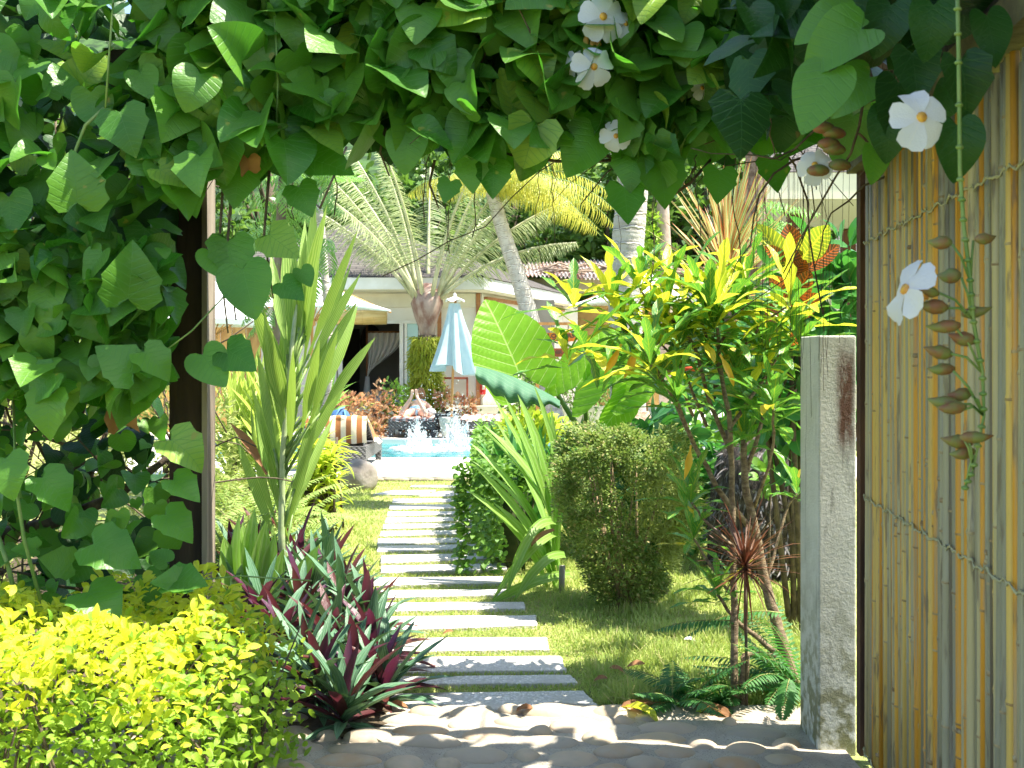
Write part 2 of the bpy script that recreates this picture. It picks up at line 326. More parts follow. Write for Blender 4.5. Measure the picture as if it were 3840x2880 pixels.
# dark slope beyond the trees, added so no bright sky shows through
mb = MB()
mb.grid(lambda u, v: (-70 + 140 * u, 44 + 45 * v, -1 + 30 * v ** .8 + 1.2 * math.sin(u * 31) * math.sin(v * 13 + u * 9)), 50, 14)
struct(mb.build('backdrop_slope', mat('backdrop_dark_green', (.012, .035, .01), (.05, .11, .025), 1.3, .95, 1., 6)))
# pool deck, pool shell, water
POOL = (-6.2, 3.4, 17.8, 22.0, -.06)
pale = mat('pale_stone_deck', (.74, .72, .64), (.66, .64, .56), 1.2, .7, .12, 30)
mb = MB()
mb.box((-.35, 16.375, -.1), (11.7, 2.85, .3)); mb.box((-.35, 22.16, -.1), (11.7, .32, .3))
mb.box((-6.2, 19.9, -.1), (.3, 4.2, .3)); mb.box((3.6, 19.9, -.1), (3.8, 4.2, .3))
mb.box((-.3, 29, -.09), (16, 13.4, .24))
struct(mb.build('pool_deck', pale, smooth=False))
mb = MB()
for k, xx in enumerate(np.arange(-4.6, 5.4, .34)): mb.blob((xx, 14.93 + .01 * math.sin(k * 7), .0), (.19, .05, .045), 10, 6, .12, seed=k)
struct(mb.build('deck_edging', mat('edging_stone', (.30, .25, .17), (.42, .36, .26), 9, .9, .4)))
mb = MB(); mb.box((-1.4, 19.9, -1.0), (9.7, 4.3, .1)); mb.box((-1.4, 22.03, -.6), (9.7, .06, .8))
struct(mb.build('pool_shell', mat('pool_tile', (.12, .38, .42), (.08, .3, .36), 5, .4)))
wm, t, b = newmat('pool_water'); x = NX(t); v = x.coord('Object', (1, 2.6, 1))
x.put(b.inputs['Base Color'], x.mix(x.step(x.noise(v, 2.2, 3), .4, .62), (.018, .14, .17), (.06, .26, .28))); b.inputs['Roughness'].default_value = .08
b.inputs['Specular IOR Level'].default_value = .5
x.put(b.inputs['Normal'], x.bump(x.noise(v, 3.5, 4, .6), .55, .1))
mb = MB(); mb.grid(lambda u, v: (-6.1 + 9.4 * u, 17.8 + 4.2 * v, -.055 + .012 * math.sin(u * 60 + v * 11) * math.sin(v * 38)), 70, 40)
struct(mb.build('pool_water', wm))

# cobbled paving with mortar and set stones
PAVR = lambda y: 1.40 + (5.15 - y) * .25
mb = MB()
def pave(u, v):
    y = 2.2 + v * 2.96; yf = y; x0 = -2.6; x1 = 1.36 if y > 4.75 else 1.36
    xx = x0 + (x1 - x0) * u
    e = .02 * math.sin(xx * 9) if v > .97 else 0
    return (xx, yf + e, .012 + .004 * math.sin(xx * 13 + y * 7) + .003 * math.sin(xx * 37) * math.sin(y * 31))
mb.grid(pave, 120, 90); mb.box((-.62, 3.68, -.03), (3.96, 2.92, .06))
mo, t, b = newmat('mortar'); x = NX(t); v = x.coord()
c = x.mix(x.step(x.noise(v, 5, 5), .35, .65), (.33, .29, .23), (.44, .40, .32)); c = x.mix(x.step(x.noise(v, 150, 2), .58, .66), c, (.2, .19, .17))
x.put(b.inputs['Base Color'], c); b.inputs['Roughness'].default_value = .95; x.put(b.inputs['Normal'], x.bump(x.noise(v, 90, 5), .7, .01))
pav = struct(mb.build('cobbled_paving', mo), 'cobbled stone paving set in pale mortar at the front of the path')
st, t, b = newmat('river_stone'); x = NX(t); v = x.coord()
g = x.node('ShaderNodeNewGeometry').outputs['Random Per Island']
cr = x.node('ShaderNodeValToRGB'); x.put(cr.inputs[0], g); e = cr.color_ramp
for i, (p_, c_) in enumerate([(0, (.42, .34, .24, 1)), (.3, (.50, .39, .27, 1)), (.5, (.33, .30, .25, 1)), (.68, (.46, .30, .16, 1)), (.82, (.28, .30, .28, 1)), (1, (.50, .38, .22, 1))]):
    q = e.elements[i] if i < 2 else e.elements.new(p_)
    if i < 2: q.position = p_ if i == 0 else .3
    q.color = c_
c = x.mix(x.step(x.noise(v, 14, 5), .3, .75), cr.outputs[0], (.40, .34, .25)); x.put(b.inputs['Base Color'], c)
b.inputs['Roughness'].default_value = .7; x.put(b.inputs['Normal'], x.bump(x.noise(v, 40, 5), .35, .01))
mb = MB(); rs = np.random.default_rng(3); placed = []
for sz_ in (1., .8, .6, .45):
    for k in range(5000):
        rx_, ry_ = rs.uniform(.085, .145) * sz_, rs.uniform(.06, .085) * (.5 + .5 * sz_); x_, y_ = rs.uniform(-1.9, 1.30), rs.uniform(3.7, 5.12)
        if x_ + rx_ > (1.31 if y_ > 4.95 else 1.2) or y_ + ry_ > 5.14: continue
        if all(((x_ - q[0]) / (rx_ + q[2] + .008)) ** 2 + ((y_ - q[1]) / (ry_ + q[3] + .006)) ** 2 > 1 for q in placed): placed.append((x_, y_, rx_, ry_))
for k, (x_, y_, rx_, ry_) in enumerate(placed): mb.blob((x_, y_, .0), (rx_ * 1.04, ry_ * 1.06, .034 + .006 * math.sin(k)), 24, 14, .11, 1.8, seed=k)
mb.build('set_stones', st, pav)

# garden bed soil (dark) under the left planting and the strip below the post
mb = MB()
mb.grid(lambda u, v: (-4.6 + (4.6 + np.interp(4.7 + 5.6 * v, [4.7, 5.6, 6.1, 7, 10.3], [-.5, -.6, -1.25, -1.45, -1.75])) * u, 4.7 + 5.6 * v, .012 + .03 * math.sin(u * 17 + v * 5) ** 2 - .03 * (u > .97)), 30, 30)
struct(mb.build('garden_soil', mat('dark_soil', (.05, .035, .02), (.11, .08, .045), 14, .95, .8, 50)))

# stepping slabs ------------------------------------------------------------
sm, t, b = newmat('pebble_washed_slab'); x = NX(t); v = x.coord()
vo = x.node('ShaderNodeTexVoronoi'); x.put(vo.inputs['Vector'], v); vo.inputs['Scale'].default_value = 75
hs = x.node('ShaderNodeSeparateColor'); x.put(hs.inputs[0], vo.outputs['Color'])
c = x.mix(x.step(hs.outputs[0], .1, .9), (.46, .44, .40), (.80, .77, .70)); c = x.mix(x.step(vo.outputs['Distance'], .45, .7), c, (.5, .48, .42))
c = x.mix(x.step(x.noise(v, 4, 4), .4, .7), c, (.50, .47, .41)); x.put(b.inputs['Base Color'], c)
b.inputs['Roughness'].default_value = .85; x.put(b.inputs['Normal'], x.bump(vo.outputs['Distance'], .5, .008))
zz = lambda a, b_: (1350 + a * .7113, 1700 + b_ * .7113)
SL = [((60, 1262), (1185, 1246), (1272, 1340), (30, 1352)), ((60, 1172), (1110, 1163), (1152, 1204), (40, 1216)), ((70, 1072), (1058, 1062), (1088, 1138), (50, 1150)),
      ((80, 972), (985, 964), (1000, 1028), (60, 1040)), ((80, 856), (926, 850), (934, 902), (70, 930)), ((75, 784), (862, 779), (872, 812), (70, 828)),
      ((70, 718), (800, 713), (812, 742), (65, 757)), ((75, 652), (752, 645), (765, 678), (70, 692)), ((112, 590), (768, 576), (776, 606), (108, 626)),
      ((112, 534), (722, 522), (738, 550), (108, 574)), ((94, 484), (682, 476), (700, 495), (90, 515)), ((94, 446), (642, 441), (656, 462), (90, 477)),
      ((108, 407), (612, 401), (635, 420), (104, 432)), ((124, 370), (600, 366), (632, 382), (118, 394)), ((136, 337), (610, 331), (632, 350), (130, 361)),
      ((148, 305), (600, 303), (618, 316), (143, 328)), ((158, 269), (600, 266), (610, 284), (152, 292)), ((174, 238), (600, 235), (612, 249), (168, 258)),
      ((170, 193), (402, 191), (318, 217), (72, 212)), ((418, 198), (632, 193), (560, 222), (312, 223)), ((280, 166), (622, 166), (630, 179), (262, 174))]
ORD = 'first second third fourth fifth sixth seventh eighth ninth tenth eleventh twelfth thirteenth fourteenth fifteenth sixteenth seventeenth eighteenth'.split()
SLABG = []
for i, q in enumerate(SL):
    pts = [G(*zz(*p_), .015)[:2] for p_ in q]; SLABG.append(pts)
    poly = []                       # hand cut, slightly wavy edges
    for a_, b_ in zip(pts, pts[1:] + pts[:1]):
        for s_ in np.linspace(0, 1, 9)[:-1]: poly.append(a_ + (b_ - a_) * s_ + rng.normal(0, .0035, 2))
    mb = MB(); mb.prism(poly, -.03, .012); cc = np.mean(pts, 0)
    o = mb.build('stepping_slab', sm, org=(cc[0], cc[1], 0), smooth=False)
    bv = o.modifiers.new('b', 'BEVEL'); bv.width = .004; bv.segments = 1; bv.limit_method = 'ANGLE'
    lab = ('pebble washed stepping slab, %s counted up the path from the cobbles' % ORD[i]) if i < 18 else \
        ['slanting left slab of the pair near the pool deck', 'slanting right slab of the pair near the pool deck', 'thin last stepping slab just before the pool deck'][i - 18]
    tag(o, lab, 'paving slab', 'stepping slabs of the garden path', 'thing')
def inslab(X, Y, pad=.012):
    r = np.zeros(len(X), bool)
    for pts in SLABG:
        k = np.ones(len(X), bool)
        for a_, b_ in zip(pts, pts[1:] + pts[:1]):
            e = b_ - a_; L_ = np.hypot(*e); k &= ((e[0] * (Y - a_[1]) - e[1] * (X - a_[0])) / L_ < pad)
        r |= k
    return r

# grass -----------------------------------------------------------------------
mb = MB(); n = 150000
Yg = 5.12 * (15.1 / 5.12) ** (rng.random(n) ** 1.15); Xg = U(-1.05, 1.0, n) * Yg * .30
px_ = 1920 + Xg * FPX / Yg
k = ~inslab(Xg, Yg) & (px_ > 1180) & (px_ < 3080) & (Yg < 14.85) & ((Yg > 5.22) | (Xg > -.3)) & ~((Yg < 5.22 + .02 * np.sin(9 * Xg)) & (Xg < 1.3))
Xg, Yg = Xg[k], Yg[k]; n = len(Xg)
inpath = (np.abs((Xg) - (-.35 - (Yg - 7.3) * .13)) < .55)
clump = np.sin(Xg * 7 + np.sin(Yg * 5)) * np.sin(Yg * 6 + np.sin(Xg * 8)) * .5 + .5
h = np.where(inpath, U(.012, .028, n), U(.018, .05, n) * (.6 + .9 * clump)) * np.where(Xg > .35, 1.25 + .9 * clump, 1.)
d = np.stack([rng.normal(0, .5, n), rng.normal(0, .5, n), np.ones(n)], 1)
mb.leaves(BLADE, np.stack([Xg, Yg, np.zeros(n) - .004], 1), d, rng.normal(0, 1, (n, 3)), h, .0016 + .0002 * Yg, U(.2, 1.3, n), 0)
tag(mb.build('grass', M['grassblade']), 'short sunlit lawn grass growing around the stepping slabs', 'grass', kind='stuff')

# ================================================================== THE HOUSE BY THE POOL
roofm, t, b = newmat('shingle_roof'); x = NX(t)
br = x.node('ShaderNodeTexBrick'); x.put(br.inputs[0], x.coord('UV', (1, 1, 1))); br.inputs['Scale'].default_value = 1; br.inputs['Brick Width'].default_value = .35; br.inputs['Row Height'].default_value = .14; br.inputs['Mortar Size'].default_value = .02
br.inputs[1].default_value = (.075, .066, .058, 1); br.inputs[2].default_value = (.125, .112, .10, 1); br.inputs[3].default_value = (.03, .027, .025, 1)
x.put(b.inputs['Base Color'], br.outputs[0]); b.inputs['Roughness'].default_value = .9
H = thing('pool_house', 'white rendered pool house with grey shingle hip roof behind the pool', 'house', (-3.5, 26, 0))
eA, eB, eC, eD = A(-7.6, 25, 3.45), A(-.65, 25, 3.45), A(1.82, 32.5, 3.45), A(-7.6, 33, 3.45); ap = A(-3.95, 29, 5.2)
mb = MB()
for p_, q_ in ((eA, eB), (eB, eC), (eC, eD), (eD, eA)):
    L_ = np.linalg.norm(q_ - p_); s_ = np.linalg.norm(ap - (p_ + q_) / 2)
    out = nrm(np.cross(q_ - p_, A(0, 0, 1))); e0 = p_ + out * .06; e1 = q_ + out * .06
    mb.add([e0, e1, ap], [(0, 1, 2)], [[0, 0], [L_, 0], [L_ / 2, s_]])
mb.build('roof', roofm, H, smooth=False)
mb = MB()
for p_, q_ in ((eA, eB), (eB, eC), (eC, eD), (eD, eA)): mb.bar(p_ - A(0, 0, .14), q_ - A(0, 0, .14), .05, .26, up=(0, 0, 1))
fasc = mat('fascia_paint', (.74, .75, .72), (.66, .67, .62), 3, .6)
mb.build('fascia', fasc, H, smooth=False)
mb = MB(); mb.prism([(-7.55, 25.03), (-.68, 25.03), (1.76, 32.4), (-7.5, 32.9)], 3.16, 3.2); mb.build('soffit', M['cream'], H, smooth=False)
# walls with the sliding door opening px 1270..1565 at y=26
def W(px, Y=26.): return (px - 1920) * Y / FPX
xl, xr, xc = W(1262), W(1570), W(1792)
mb = MB()
mb.box(((-7.2 + xl) / 2, 26.1, 1.6), (xl + 7.2, .2, 3.1)); mb.box(((xl + xr) / 2, 26.1, 2.83), (xr - xl, .2, .66))
mb.box(((xr + xc) / 2, 26.1, 1.6), (xc - xr, .2, 3.1))
mb.bar((xc, 26.1, 1.6), (xc + 2.2, 32.6, 1.6), .2, 3.1)
mb.box((-7.1, 29.3, 1.6), (.2, 6.4, 3.1)); mb.box((-2.6, 32.5, 1.6), (9, .2, 3.1))
mb.box((xl - .2, 25.97, 2.95), (2.6, .05, .42)); mb.build('wall', mat('house_wall', (.76, .74, .67), (.7, .68, .6), 2, .85, .1, 30), H, smooth=False)
mb = MB(); mb.box(((xl + xc) / 2, 25.95, 2.98), (xc - xl - .1, .1, .32)); mb.build('lintel', M['cream'], H, smooth=False)
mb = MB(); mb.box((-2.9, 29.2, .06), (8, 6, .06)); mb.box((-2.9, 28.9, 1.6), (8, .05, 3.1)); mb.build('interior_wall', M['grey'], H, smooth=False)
mb = MB(); xa, xb = W(1280, 28.8), W(1348, 28.8); mb.box(((xa + xb) / 2, 28.83, 1.25), (xb - xa, .06, 2.3)); mb.build('inner_door', M['dark'], H, smooth=False)
sd = MB()
for px0, wd in ((1276, .1), (1506, .09), (1522, .06)): sd.box((W(px0), 26.02, 1.3), (wd, .12, 2.4))
sd.box(((xl + xr) / 2, 26.0, 2.48), (xr - xl, .1, .07)); sd.box(((xl + xr) / 2, 26.02, .1), (xr - xl, .1, .06))
door = sd.build('sliding_door', fasc, H, smooth=False)
gl, t, b = newmat('door_glass'); b.inputs['Base Color'].default_value = (.35, .6, .62, 1); b.inputs['Roughness'].default_value = .05; b.inputs['Specular IOR Level'].default_value = .8
mb = MB(); mb.box((W(1546), 26.04, 1.3), (.26, .02, 2.3)); mb.build('pane', gl, door, smooth=False)
brownt = mat('brown_trim', (.30, .13, .05), (.38, .18, .07), 10, .6)
mb = MB(); mb.box((xc + .01, 25.97, 1.6), (.1, .07, 3.1)); mb.bar((xc + .1, 26.2, 3.04), (xc + 2.2, 32.4, 3.04), .26, .08)
mb.box((W(1648), 25.97, 1.5), (.09, .06, 2.9)); mb.build('corner_trim', brownt, H, smooth=False)
mb = MB()
for k in range(26):
    f = k / 25; mb.tube([(xc + .1 + f * .6, 25.98 + f * 1.8, .05), (xc + .1 + f * .6, 25.98 + f * 1.8, 1.55)], .045, 6)
mb.build('ribbed_panel', mat('ribbed_white', (.72, .70, .64), (.6, .57, .5), 6, .8, stretch=(1, 1, .2)), H)
mb = MB(); mb.tube([P(1190, 1190, 24.9), P(1450, 1190, 24.9)], .16, 16)
for k in range(6): mb.tube([P(1190, 1190, 24.9) + A(.25 * k + .02, 0, 0), P(1190, 1190, 24.9) + A(.25 * k + .035, 0, 0)], .165, 16)
tag(mb.build('bamboo_blind', mat('blind_cane', (.50, .34, .10), (.62, .46, .18), 30, .5, .2, stretch=(.1, 1, 1)), org=P(1320, 1192, 25.2)),
    'rolled bamboo blind hanging under the eave above the door', 'blind')
# bed with net
BD = thing('canopy_bed', 'white bed with draped mosquito net inside the open doorway', 'bed', (W(1440, 28), 28, .1))
bx = W(1440, 27.8)
mb = MB(); mb.box((bx + .1, 27.9, .5), (1.5, 1.5, .35)); mb.blob((bx + .1, 27.9, .72), (.74, .72, .12), 20, 8, .1)
mb.build('mattress', M['canvas'], BD)
mb = MB()
def net(u, v):
    X0 = W(1376, 27.2); X1 = W(1512, 27.2); top = P(0, 1248, 27.2)[2]
    # gathered sweep: bottom narrows to the left
    wv = (X1 - X0) * (1 - .93 * max(0, (v - .1) / .9) ** 1.9)
    z = top - 1.12 * v
    return (X0 + wv * u + .012 * math.sin(u * 60) * v, 27.2 + .05 * math.sin(u * 40), z + .25 * u * v ** .8)
mb.grid(net, 60, 24); mb.tube([(W(1378, 27.2), 27.2, 1.2), (W(1376, 27.2), 27.2, .8), (W(1385, 27.2), 27.2, .15)], [.05, .09, .16], 10)
netm, t, b = newmat('net'); b.inputs['Base Color'].default_value = (.75, .73, .68, 1); b.inputs['Roughness'].default_value = 1
nx_ = NX(t); tp = nx_.node('ShaderNodeBsdfTransparent'); ms = nx_.node('ShaderNodeMixShader'); ms.inputs[0].default_value = .75
t.links.new(tp.outputs[0], ms.inputs[1]); t.links.new(b.outputs[0], ms.inputs[2]); t.links.new(ms.outputs[0], t.nodes['Material Output'].inputs[0])
mb.build('mosquito_net', netm, BD)
mb = MB(); mb.box((W(1376, 27.2), 27.2, 1.3), (.05, .05, 2.3)); mb.bar((W(1372, 27.2), 27.2, P(0, 1248, 27.2)[2] + .02), (W(1514, 27.2), 27.2, P(0, 1248, 27.2)[2] + .02), .05, .05); mb.build('bed_post', M['wood'], BD)
mb = MB(); mb.blob(P(1393, 1280, 28.7), (.28, .06, .42), 18, 10, .03)
tag(mb.build('wall_mirror', M['dark'], org=P(1393, 1280, 28.7)), 'dark oval mirror on the wall inside the open door', 'mirror')
mb = MB(); mb.box(P(1257, 1500, 25.3) + A(0, 0, -.17), (.62, .5, .62)); mb.box(P(1257, 1470, 25.3), (.66, .54, .04))
tag(mb.build('low_cabinet', M['wood'], org=P(1257, 1500, 25.3), smooth=False), 'dark wooden cabinet outside the left door jamb', 'cabinet')
# towel rack: two nested brown frames leaning on the wall
TR = thing('towel_rack', 'empty red-brown wooden frame rack against the white wall', 'rack', P(1705, 1560, 25.7))
for nm, (x0, y0, x1, y1), Y_ in (('outer_frame', (1664, 1418, 1752, 1600), 25.8), ('inner_frame', (1664, 1487, 1740, 1600), 25.6)):
    mb = MB(); a_, b_, c_, d_ = P(x0, y1, Y_), P(x0, y0, Y_), P(x1, y0, Y_), P(x1, y1, Y_)
    mb.bar(a_, b_, .045, .06, up=(0, 1, 0)); mb.bar(b_ - A(.02, 0, 0), c_ + A(.02, 0, 0), .06, .05); mb.bar(c_, d_, .045, .06, up=(0, 1, 0)); mb.build(nm, mat('red_brown_' + nm, (.30, .07, .035), (.38, .1, .05), 9, .5), TR, smooth=False)
FE = thing('fire_extinguisher', 'red fire extinguisher hung on the brown corner trim of the house', 'extinguisher', P(1811, 1452, 25.8))
c0 = P(1811, 1480, 25.8); mb = MB(); mb.lathe([(.02, 0), (.065, .01), (.07, .03), (.07, .30), (.055, .35), (.025, .385), (.02, .40)], c0, 18)
mb.build('cylinder', mat('red_enamel', (.62, .03, .03), None, rough=.3), FE)
mb = MB(); mb.box(c0 + A(0, 0, .42), (.09, .03, .03)); mb.tube([c0 + A(.03, -.02, .41), c0 + A(.09, -.03, .35), c0 + A(.085, -.03, .15)], .01, 6); mb.build('valve', M['dark'], FE)
mb = MB(); mb.box(c0 + A(.015, -.068, .19), (.06, .012, .14)); mb.build('paper_label', M['white'], FE)

# second building, far roof, pavilion, wooden fence
B2 = thing('ochre_cottage', 'ochre walled cottage with rusty corrugated roof behind the leaning palm', 'building', (3, 33, 0))
ZR = 33.
mb = MB(); a_, b_ = P(1960, 1100, ZR), P(2520, 1100, ZR); mb.box(((a_[0] + b_[0]) / 2, ZR + .1, 1.65), (b_[0] - a_[0], .2, 3.3)); mb.build('wall', mat('ochre_render', (.30, .19, .06), (.40, .26, .09), 2, .9, .2, 12), B2, smooth=False)
mb = MB(); mb.box(((a_[0] + b_[0]) / 2, ZR - .9, P(0, 1080, ZR)[2]), (b_[0] - a_[0], .08, .42)); mb.build('eave_board', mat('eave_board', (.34, .30, .19), None, rough=.8), B2, smooth=False)
mb = MB()
mb.grid(lambda u, v: (a_[0] - .4 + (b_[0] - a_[0] + .4) * u, ZR - 1.4 + 4 * v, 3.93 + .8 * v + .035 * math.sin(u * 260) + .04 * math.sin(u * 9 + v * 3)), 400, 6)
mb.build('corrugated_roof', mat('rusty_sheet', (.45, .42, .40), (.22, .10, .06), 3, .6, metal=.3, lo=.45, hi=.6), B2)
mb = MB()
for k in range(40):
    x0 = U(a_[0], b_[0] - .5); mb.tube([(x0, ZR - 1.2 + U(0, 1), 4.08 + U(0, .15)), (x0 + U(.4, 1.1), ZR - 1.2 + U(0, .8), 4.1 + U(0, .3)), (x0 + U(1.1, 2.), ZR - 1.2 + U(0, .8), 4.05 + U(0, .2))], U(.01, .03), 5)
mb.build('dead_sticks', mat('dead_wood', (.28, .2, .14), (.4, .3, .22), 6, .9), B2)
mb = MB(); wx = P(2096, 1190, ZR - .1); mb.box(wx, (.85, .12, .95)); wo = mb.build('window', mat('grey_frame', (.16, .17, .18), None, rough=.6), B2, smooth=False)
mb = MB(); [mb.box(wx + A(0, -.08, -.38 + .085 * k), (.7, .03, .05)) for k in range(10)]; mb.build('louvre', mat('louvre', (.3, .32, .34), None, rough=.5), wo, smooth=False)
B3 = thing('pavilion', 'tall open pavilion with cream eave and brown column at right rear', 'pavilion', (5.5, 21.5, 0))
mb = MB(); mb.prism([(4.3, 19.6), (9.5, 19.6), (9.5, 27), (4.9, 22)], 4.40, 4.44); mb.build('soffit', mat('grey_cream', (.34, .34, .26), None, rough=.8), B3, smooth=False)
mb = MB(); mb.bar((4.25, 19.55, 4.64), (9.5, 19.55, 4.64), .06, .46); mb.bar((4.25, 19.6, 4.64), (4.85, 22, 4.64), .06, .46); mb.build('fascia', M['cream'], B3, smooth=False)
mb = MB(); mb.add([(4.2, 19.5, 4.88), (9.6, 19.5, 4.88), (9.6, 23, 6.4), (6, 23, 6.4), (4.8, 27, 4.88), (9.6, 27, 4.88)], [(0, 1, 2, 3), (0, 3, 4), (4, 3, 2, 5)], [[0, 0], [8, 0], [8, 3], [3, 3], [0, 3], [8, 0]]); mb.build('roof', roofm, B3, smooth=False)
mb = MB(); mb.box((W(2980, 21.5), 21.5, 2.3), (.26, .26, 4.4)); mb.build('column', mat('column_brown', (.10, .04, .025), None, rough=.6), B3, smooth=False)
mb = MB(); mb.box((7.2, 24, 2.2), (.26, .26, 4.36)); mb.build('column', bpy.data.materials['column_brown'], B3, smooth=False)
B4 = thing('far_cottage', 'low grey shingle roof glimpsed behind the gate edge', 'building', (9, 31, 0))
mb = MB(); mb.add([(7.6, 29, 3.9), (14, 29, 3.9), (14, 33, 6.2), (10.5, 33, 6.2)], [(0, 1, 2, 3)], [[0, 0], [6.4, 0], [6.4, 4], [3, 4]]); mb.build('roof', roofm, B4, smooth=False)
mb = MB(); mb.box((11, 31, 1.9), (5.8, 3, 3.9)); mb.build('wall', M['cream'], B4, smooth=False)
mb = MB(); rs = np.random.default_rng(5); xx = -8.4
while xx < -5.75:
    wd = rs.uniform(.22, .34); mb.box((xx + wd / 2, 24.3 + rs.uniform(-.01, .01), 1.2), (wd - .012, .03, 2.36 + rs.uniform(-.03, .03))); xx += wd
mb.box((-7, 24.36, 1.9), (2.8, .06, .1))
tag(mb.build('plank_fence', mat('knotty_plank', (.30, .15, .04), (.52, .32, .10), 4, .7, .2, stretch=(1, 1, .25), island=.25), org=(-7, 24.3, 0), smooth=False), 'tall fence of knotty brown planks behind the left parasol', 'fence')
BW = MB(); BW.box((0, 25.6, .3), (8, .25, .5))
tag(BW.build('planter_wall', M['cream'], org=(0, 25.6, 0), smooth=False), 'low cream planter wall behind the sun loungers', 'wall')

# ================================================================== PARASOLS
def parasol(px, pyb, Y, half, pyt, label, valance=.10, rot=0):
    c = P(px, pyb, Y); top = P(px, pyt, Y)[2]; t_ = thing('white_parasol', label, 'parasol', (c[0], Y, 0), 'open white parasols by the pool')
    cor = [A(c[0] + sx * half, Y + sy * half, c[2]) for sx, sy in (((-1, -1), (1, -1), (1, 1), (-1, 1)) if not rot else ((-1, -.0), (.0, -1), (1, .0), (-.0, 1)))]; ap_ = A(c[0], Y, top)
    mb = MB()
    for k in range(4):
        p_, q_ = cor[k], cor[(k + 1) % 4]
        def f(u, v, p_=p_, q_=q_):
            e = p_ + (q_ - p_) * u; sag = -.10 * math.sin(math.pi * u) * (1 - v) - 0
            w_ = e + (ap_ - e) * v; return w_ + A(0, 0, -.06 * math.sin(math.pi * v) * half + (-sag * .6) * (1 - v))
        mb.grid(f, 10, 8)
        out = nrm(np.cross(q_ - p_, A(0, 0, 1)))
        mb.grid(lambda u, v, p_=p_, q_=q_, out=out: p_ + (q_ - p_) * u + A(0, 0, .06 * math.sin(math.pi * u)) + A(0, 0, -valance * v) - out * .03 * v, 10, 1)
    mb.build('canopy', M['canvas'], t_)
    mb = MB()
    for k in range(4):
        for e in (cor[k], (cor[k] + cor[(k + 1) % 4]) / 2): mb.tube([ap_ - A(0, 0, .12), e - A(0, 0, .05)], .014, 6); mb.tube([A(c[0], Y, c[2] - .25), (ap_ + e) / 2 - A(0, 0, .12)], .012, 6)
    mb.build('rib', M['teak'], t_)
    mb = MB(); mb.tube([(c[0], Y, .05), (c[0], Y, top)], .028, 10); mb.lathe([(.03, 0), (.07, .03), (.07, .12), (.03, .16)], (c[0], Y, c[2] - .32), 14); mb.build('pole', M['teak'], t_)
    mb = MB(); mb.box((c[0], Y, .1), (.5, .5, .1)); mb.build('base', M['grey'], t_)
parasol(802, 1212, 21, 1.25, 1052, 'white open parasol on the far left in front of the plank fence')
parasol(1170, 1163, 21.5, 1.52, 1020, 'white open parasol whose tip reaches the bamboo blind', .03, 1)
parasol(2425, 1145, 23, 1.6, 1000, 'white open parasol behind the thick palm trunk', .03, 1)

# closed blue umbrella in face pot
UB = thing('closed_umbrella', 'closed light blue parasol standing in a carved stone pot', 'parasol', P(1690, 1643, 22.35) * A(1, 1, 0) + A(0, 0, .05))
ub = P(1690, 1640, 22.35); ut = P(1708, 1118, 22.35)
mb = MB(); mb.tube([ub + A(0, 0, .1), P(1699, 1380, 22.35), ut], .026, 10); mb.build('pole', M['teak'], UB)
blue, t, b = newmat('light_blue_canvas'); x = NX(t); b.inputs['Roughness'].default_value = .85; x.put(b.inputs['Base Color'], x.mix(x.step(x.noise(x.coord(), 6), .4, .7), (.46, .60, .63), (.54, .66, .68)))
tr = x.node('ShaderNodeBsdfTranslucent'); tr.inputs[0].default_value = (.6, .74, .78, 1); ms = x.node('ShaderNodeMixShader'); ms.inputs[0].default_value = .3
t.links.new(b.outputs[0], ms.inputs[1]); t.links.new(tr.outputs[0], ms.inputs[2]); t.links.new(ms.outputs[0], t.nodes['Material Output'].inputs[0])
mb = MB(); Kp = 8
def clo(u, v):
    a = 2 * math.pi * u; ctr = P(1705 + 0 * v, 1138 + 250 * v, 22.35); ctr[0] = P(1704 + 6 * v, 0, 22.35)[0]
    r = .10 + .30 * v ** 1.15; f = math.cos(a * Kp + .6 * math.sin(a * 2)); rr = r * (1 + (.10 + .26 * v) * f) * (1 + .10 * math.sin(a * 2 + 1) * v)
    sk = .08 * v ** 3 * math.sin(a * 3 + 2)
    return (ctr[0] + rr * math.cos(a) + .05 * v * v, ctr[1] + rr * .8 * math.sin(a), ctr[2] + sk - .05 * v ** 2 * math.cos(a))
mb.grid(clo, 128, 22); mb.build('canopy', blue, UB)
mb = MB(); c1 = P(1706, 1122, 22.35)
def cap(u, v):
    a = 2 * math.pi * u; r = .02 + .17 * v; return (c1[0] + r * math.cos(a), c1[1] + r * math.sin(a), c1[2] + .07 - .10 * v ** .7 - .028 * v * math.cos(4 * a + 1))
mb.grid(cap, 48, 8); mb.blob(c1 + A(0, 0, .09), (.03, .03, .035)); mb.build('top_cap', M['canvas'], UB)
mb = MB()
pc = P(1678, 1640, 22.3); mb.lathe([(.09, .0), (.105, .03), (.13, .15), (.16, .3), (.168, .4), (.16, .42), (.13, .42)], (pc[0], 22.3, .05), 28, fr=lambda a, v: 1 + .02 * math.sin(5 * a) * math.sin(7 * v))
for dx, dz, r_ in ((-.05, .27, (.035, .03, .018)), (.05, .27, (.035, .03, .018)), (0, .22, (.018, .04, .05)), (0, .14, (.045, .03, .015)), (0, .32, (.09, .03, .015))): mb.blob((pc[0] + dx, 22.3 - .125 - (dz - .14) * .1, dz + .05), r_, 10, 6, .0)
mb.build('stone_pot', mat('pale_stone', (.42, .40, .34), (.54, .52, .45), 9, .85, .5), UB)

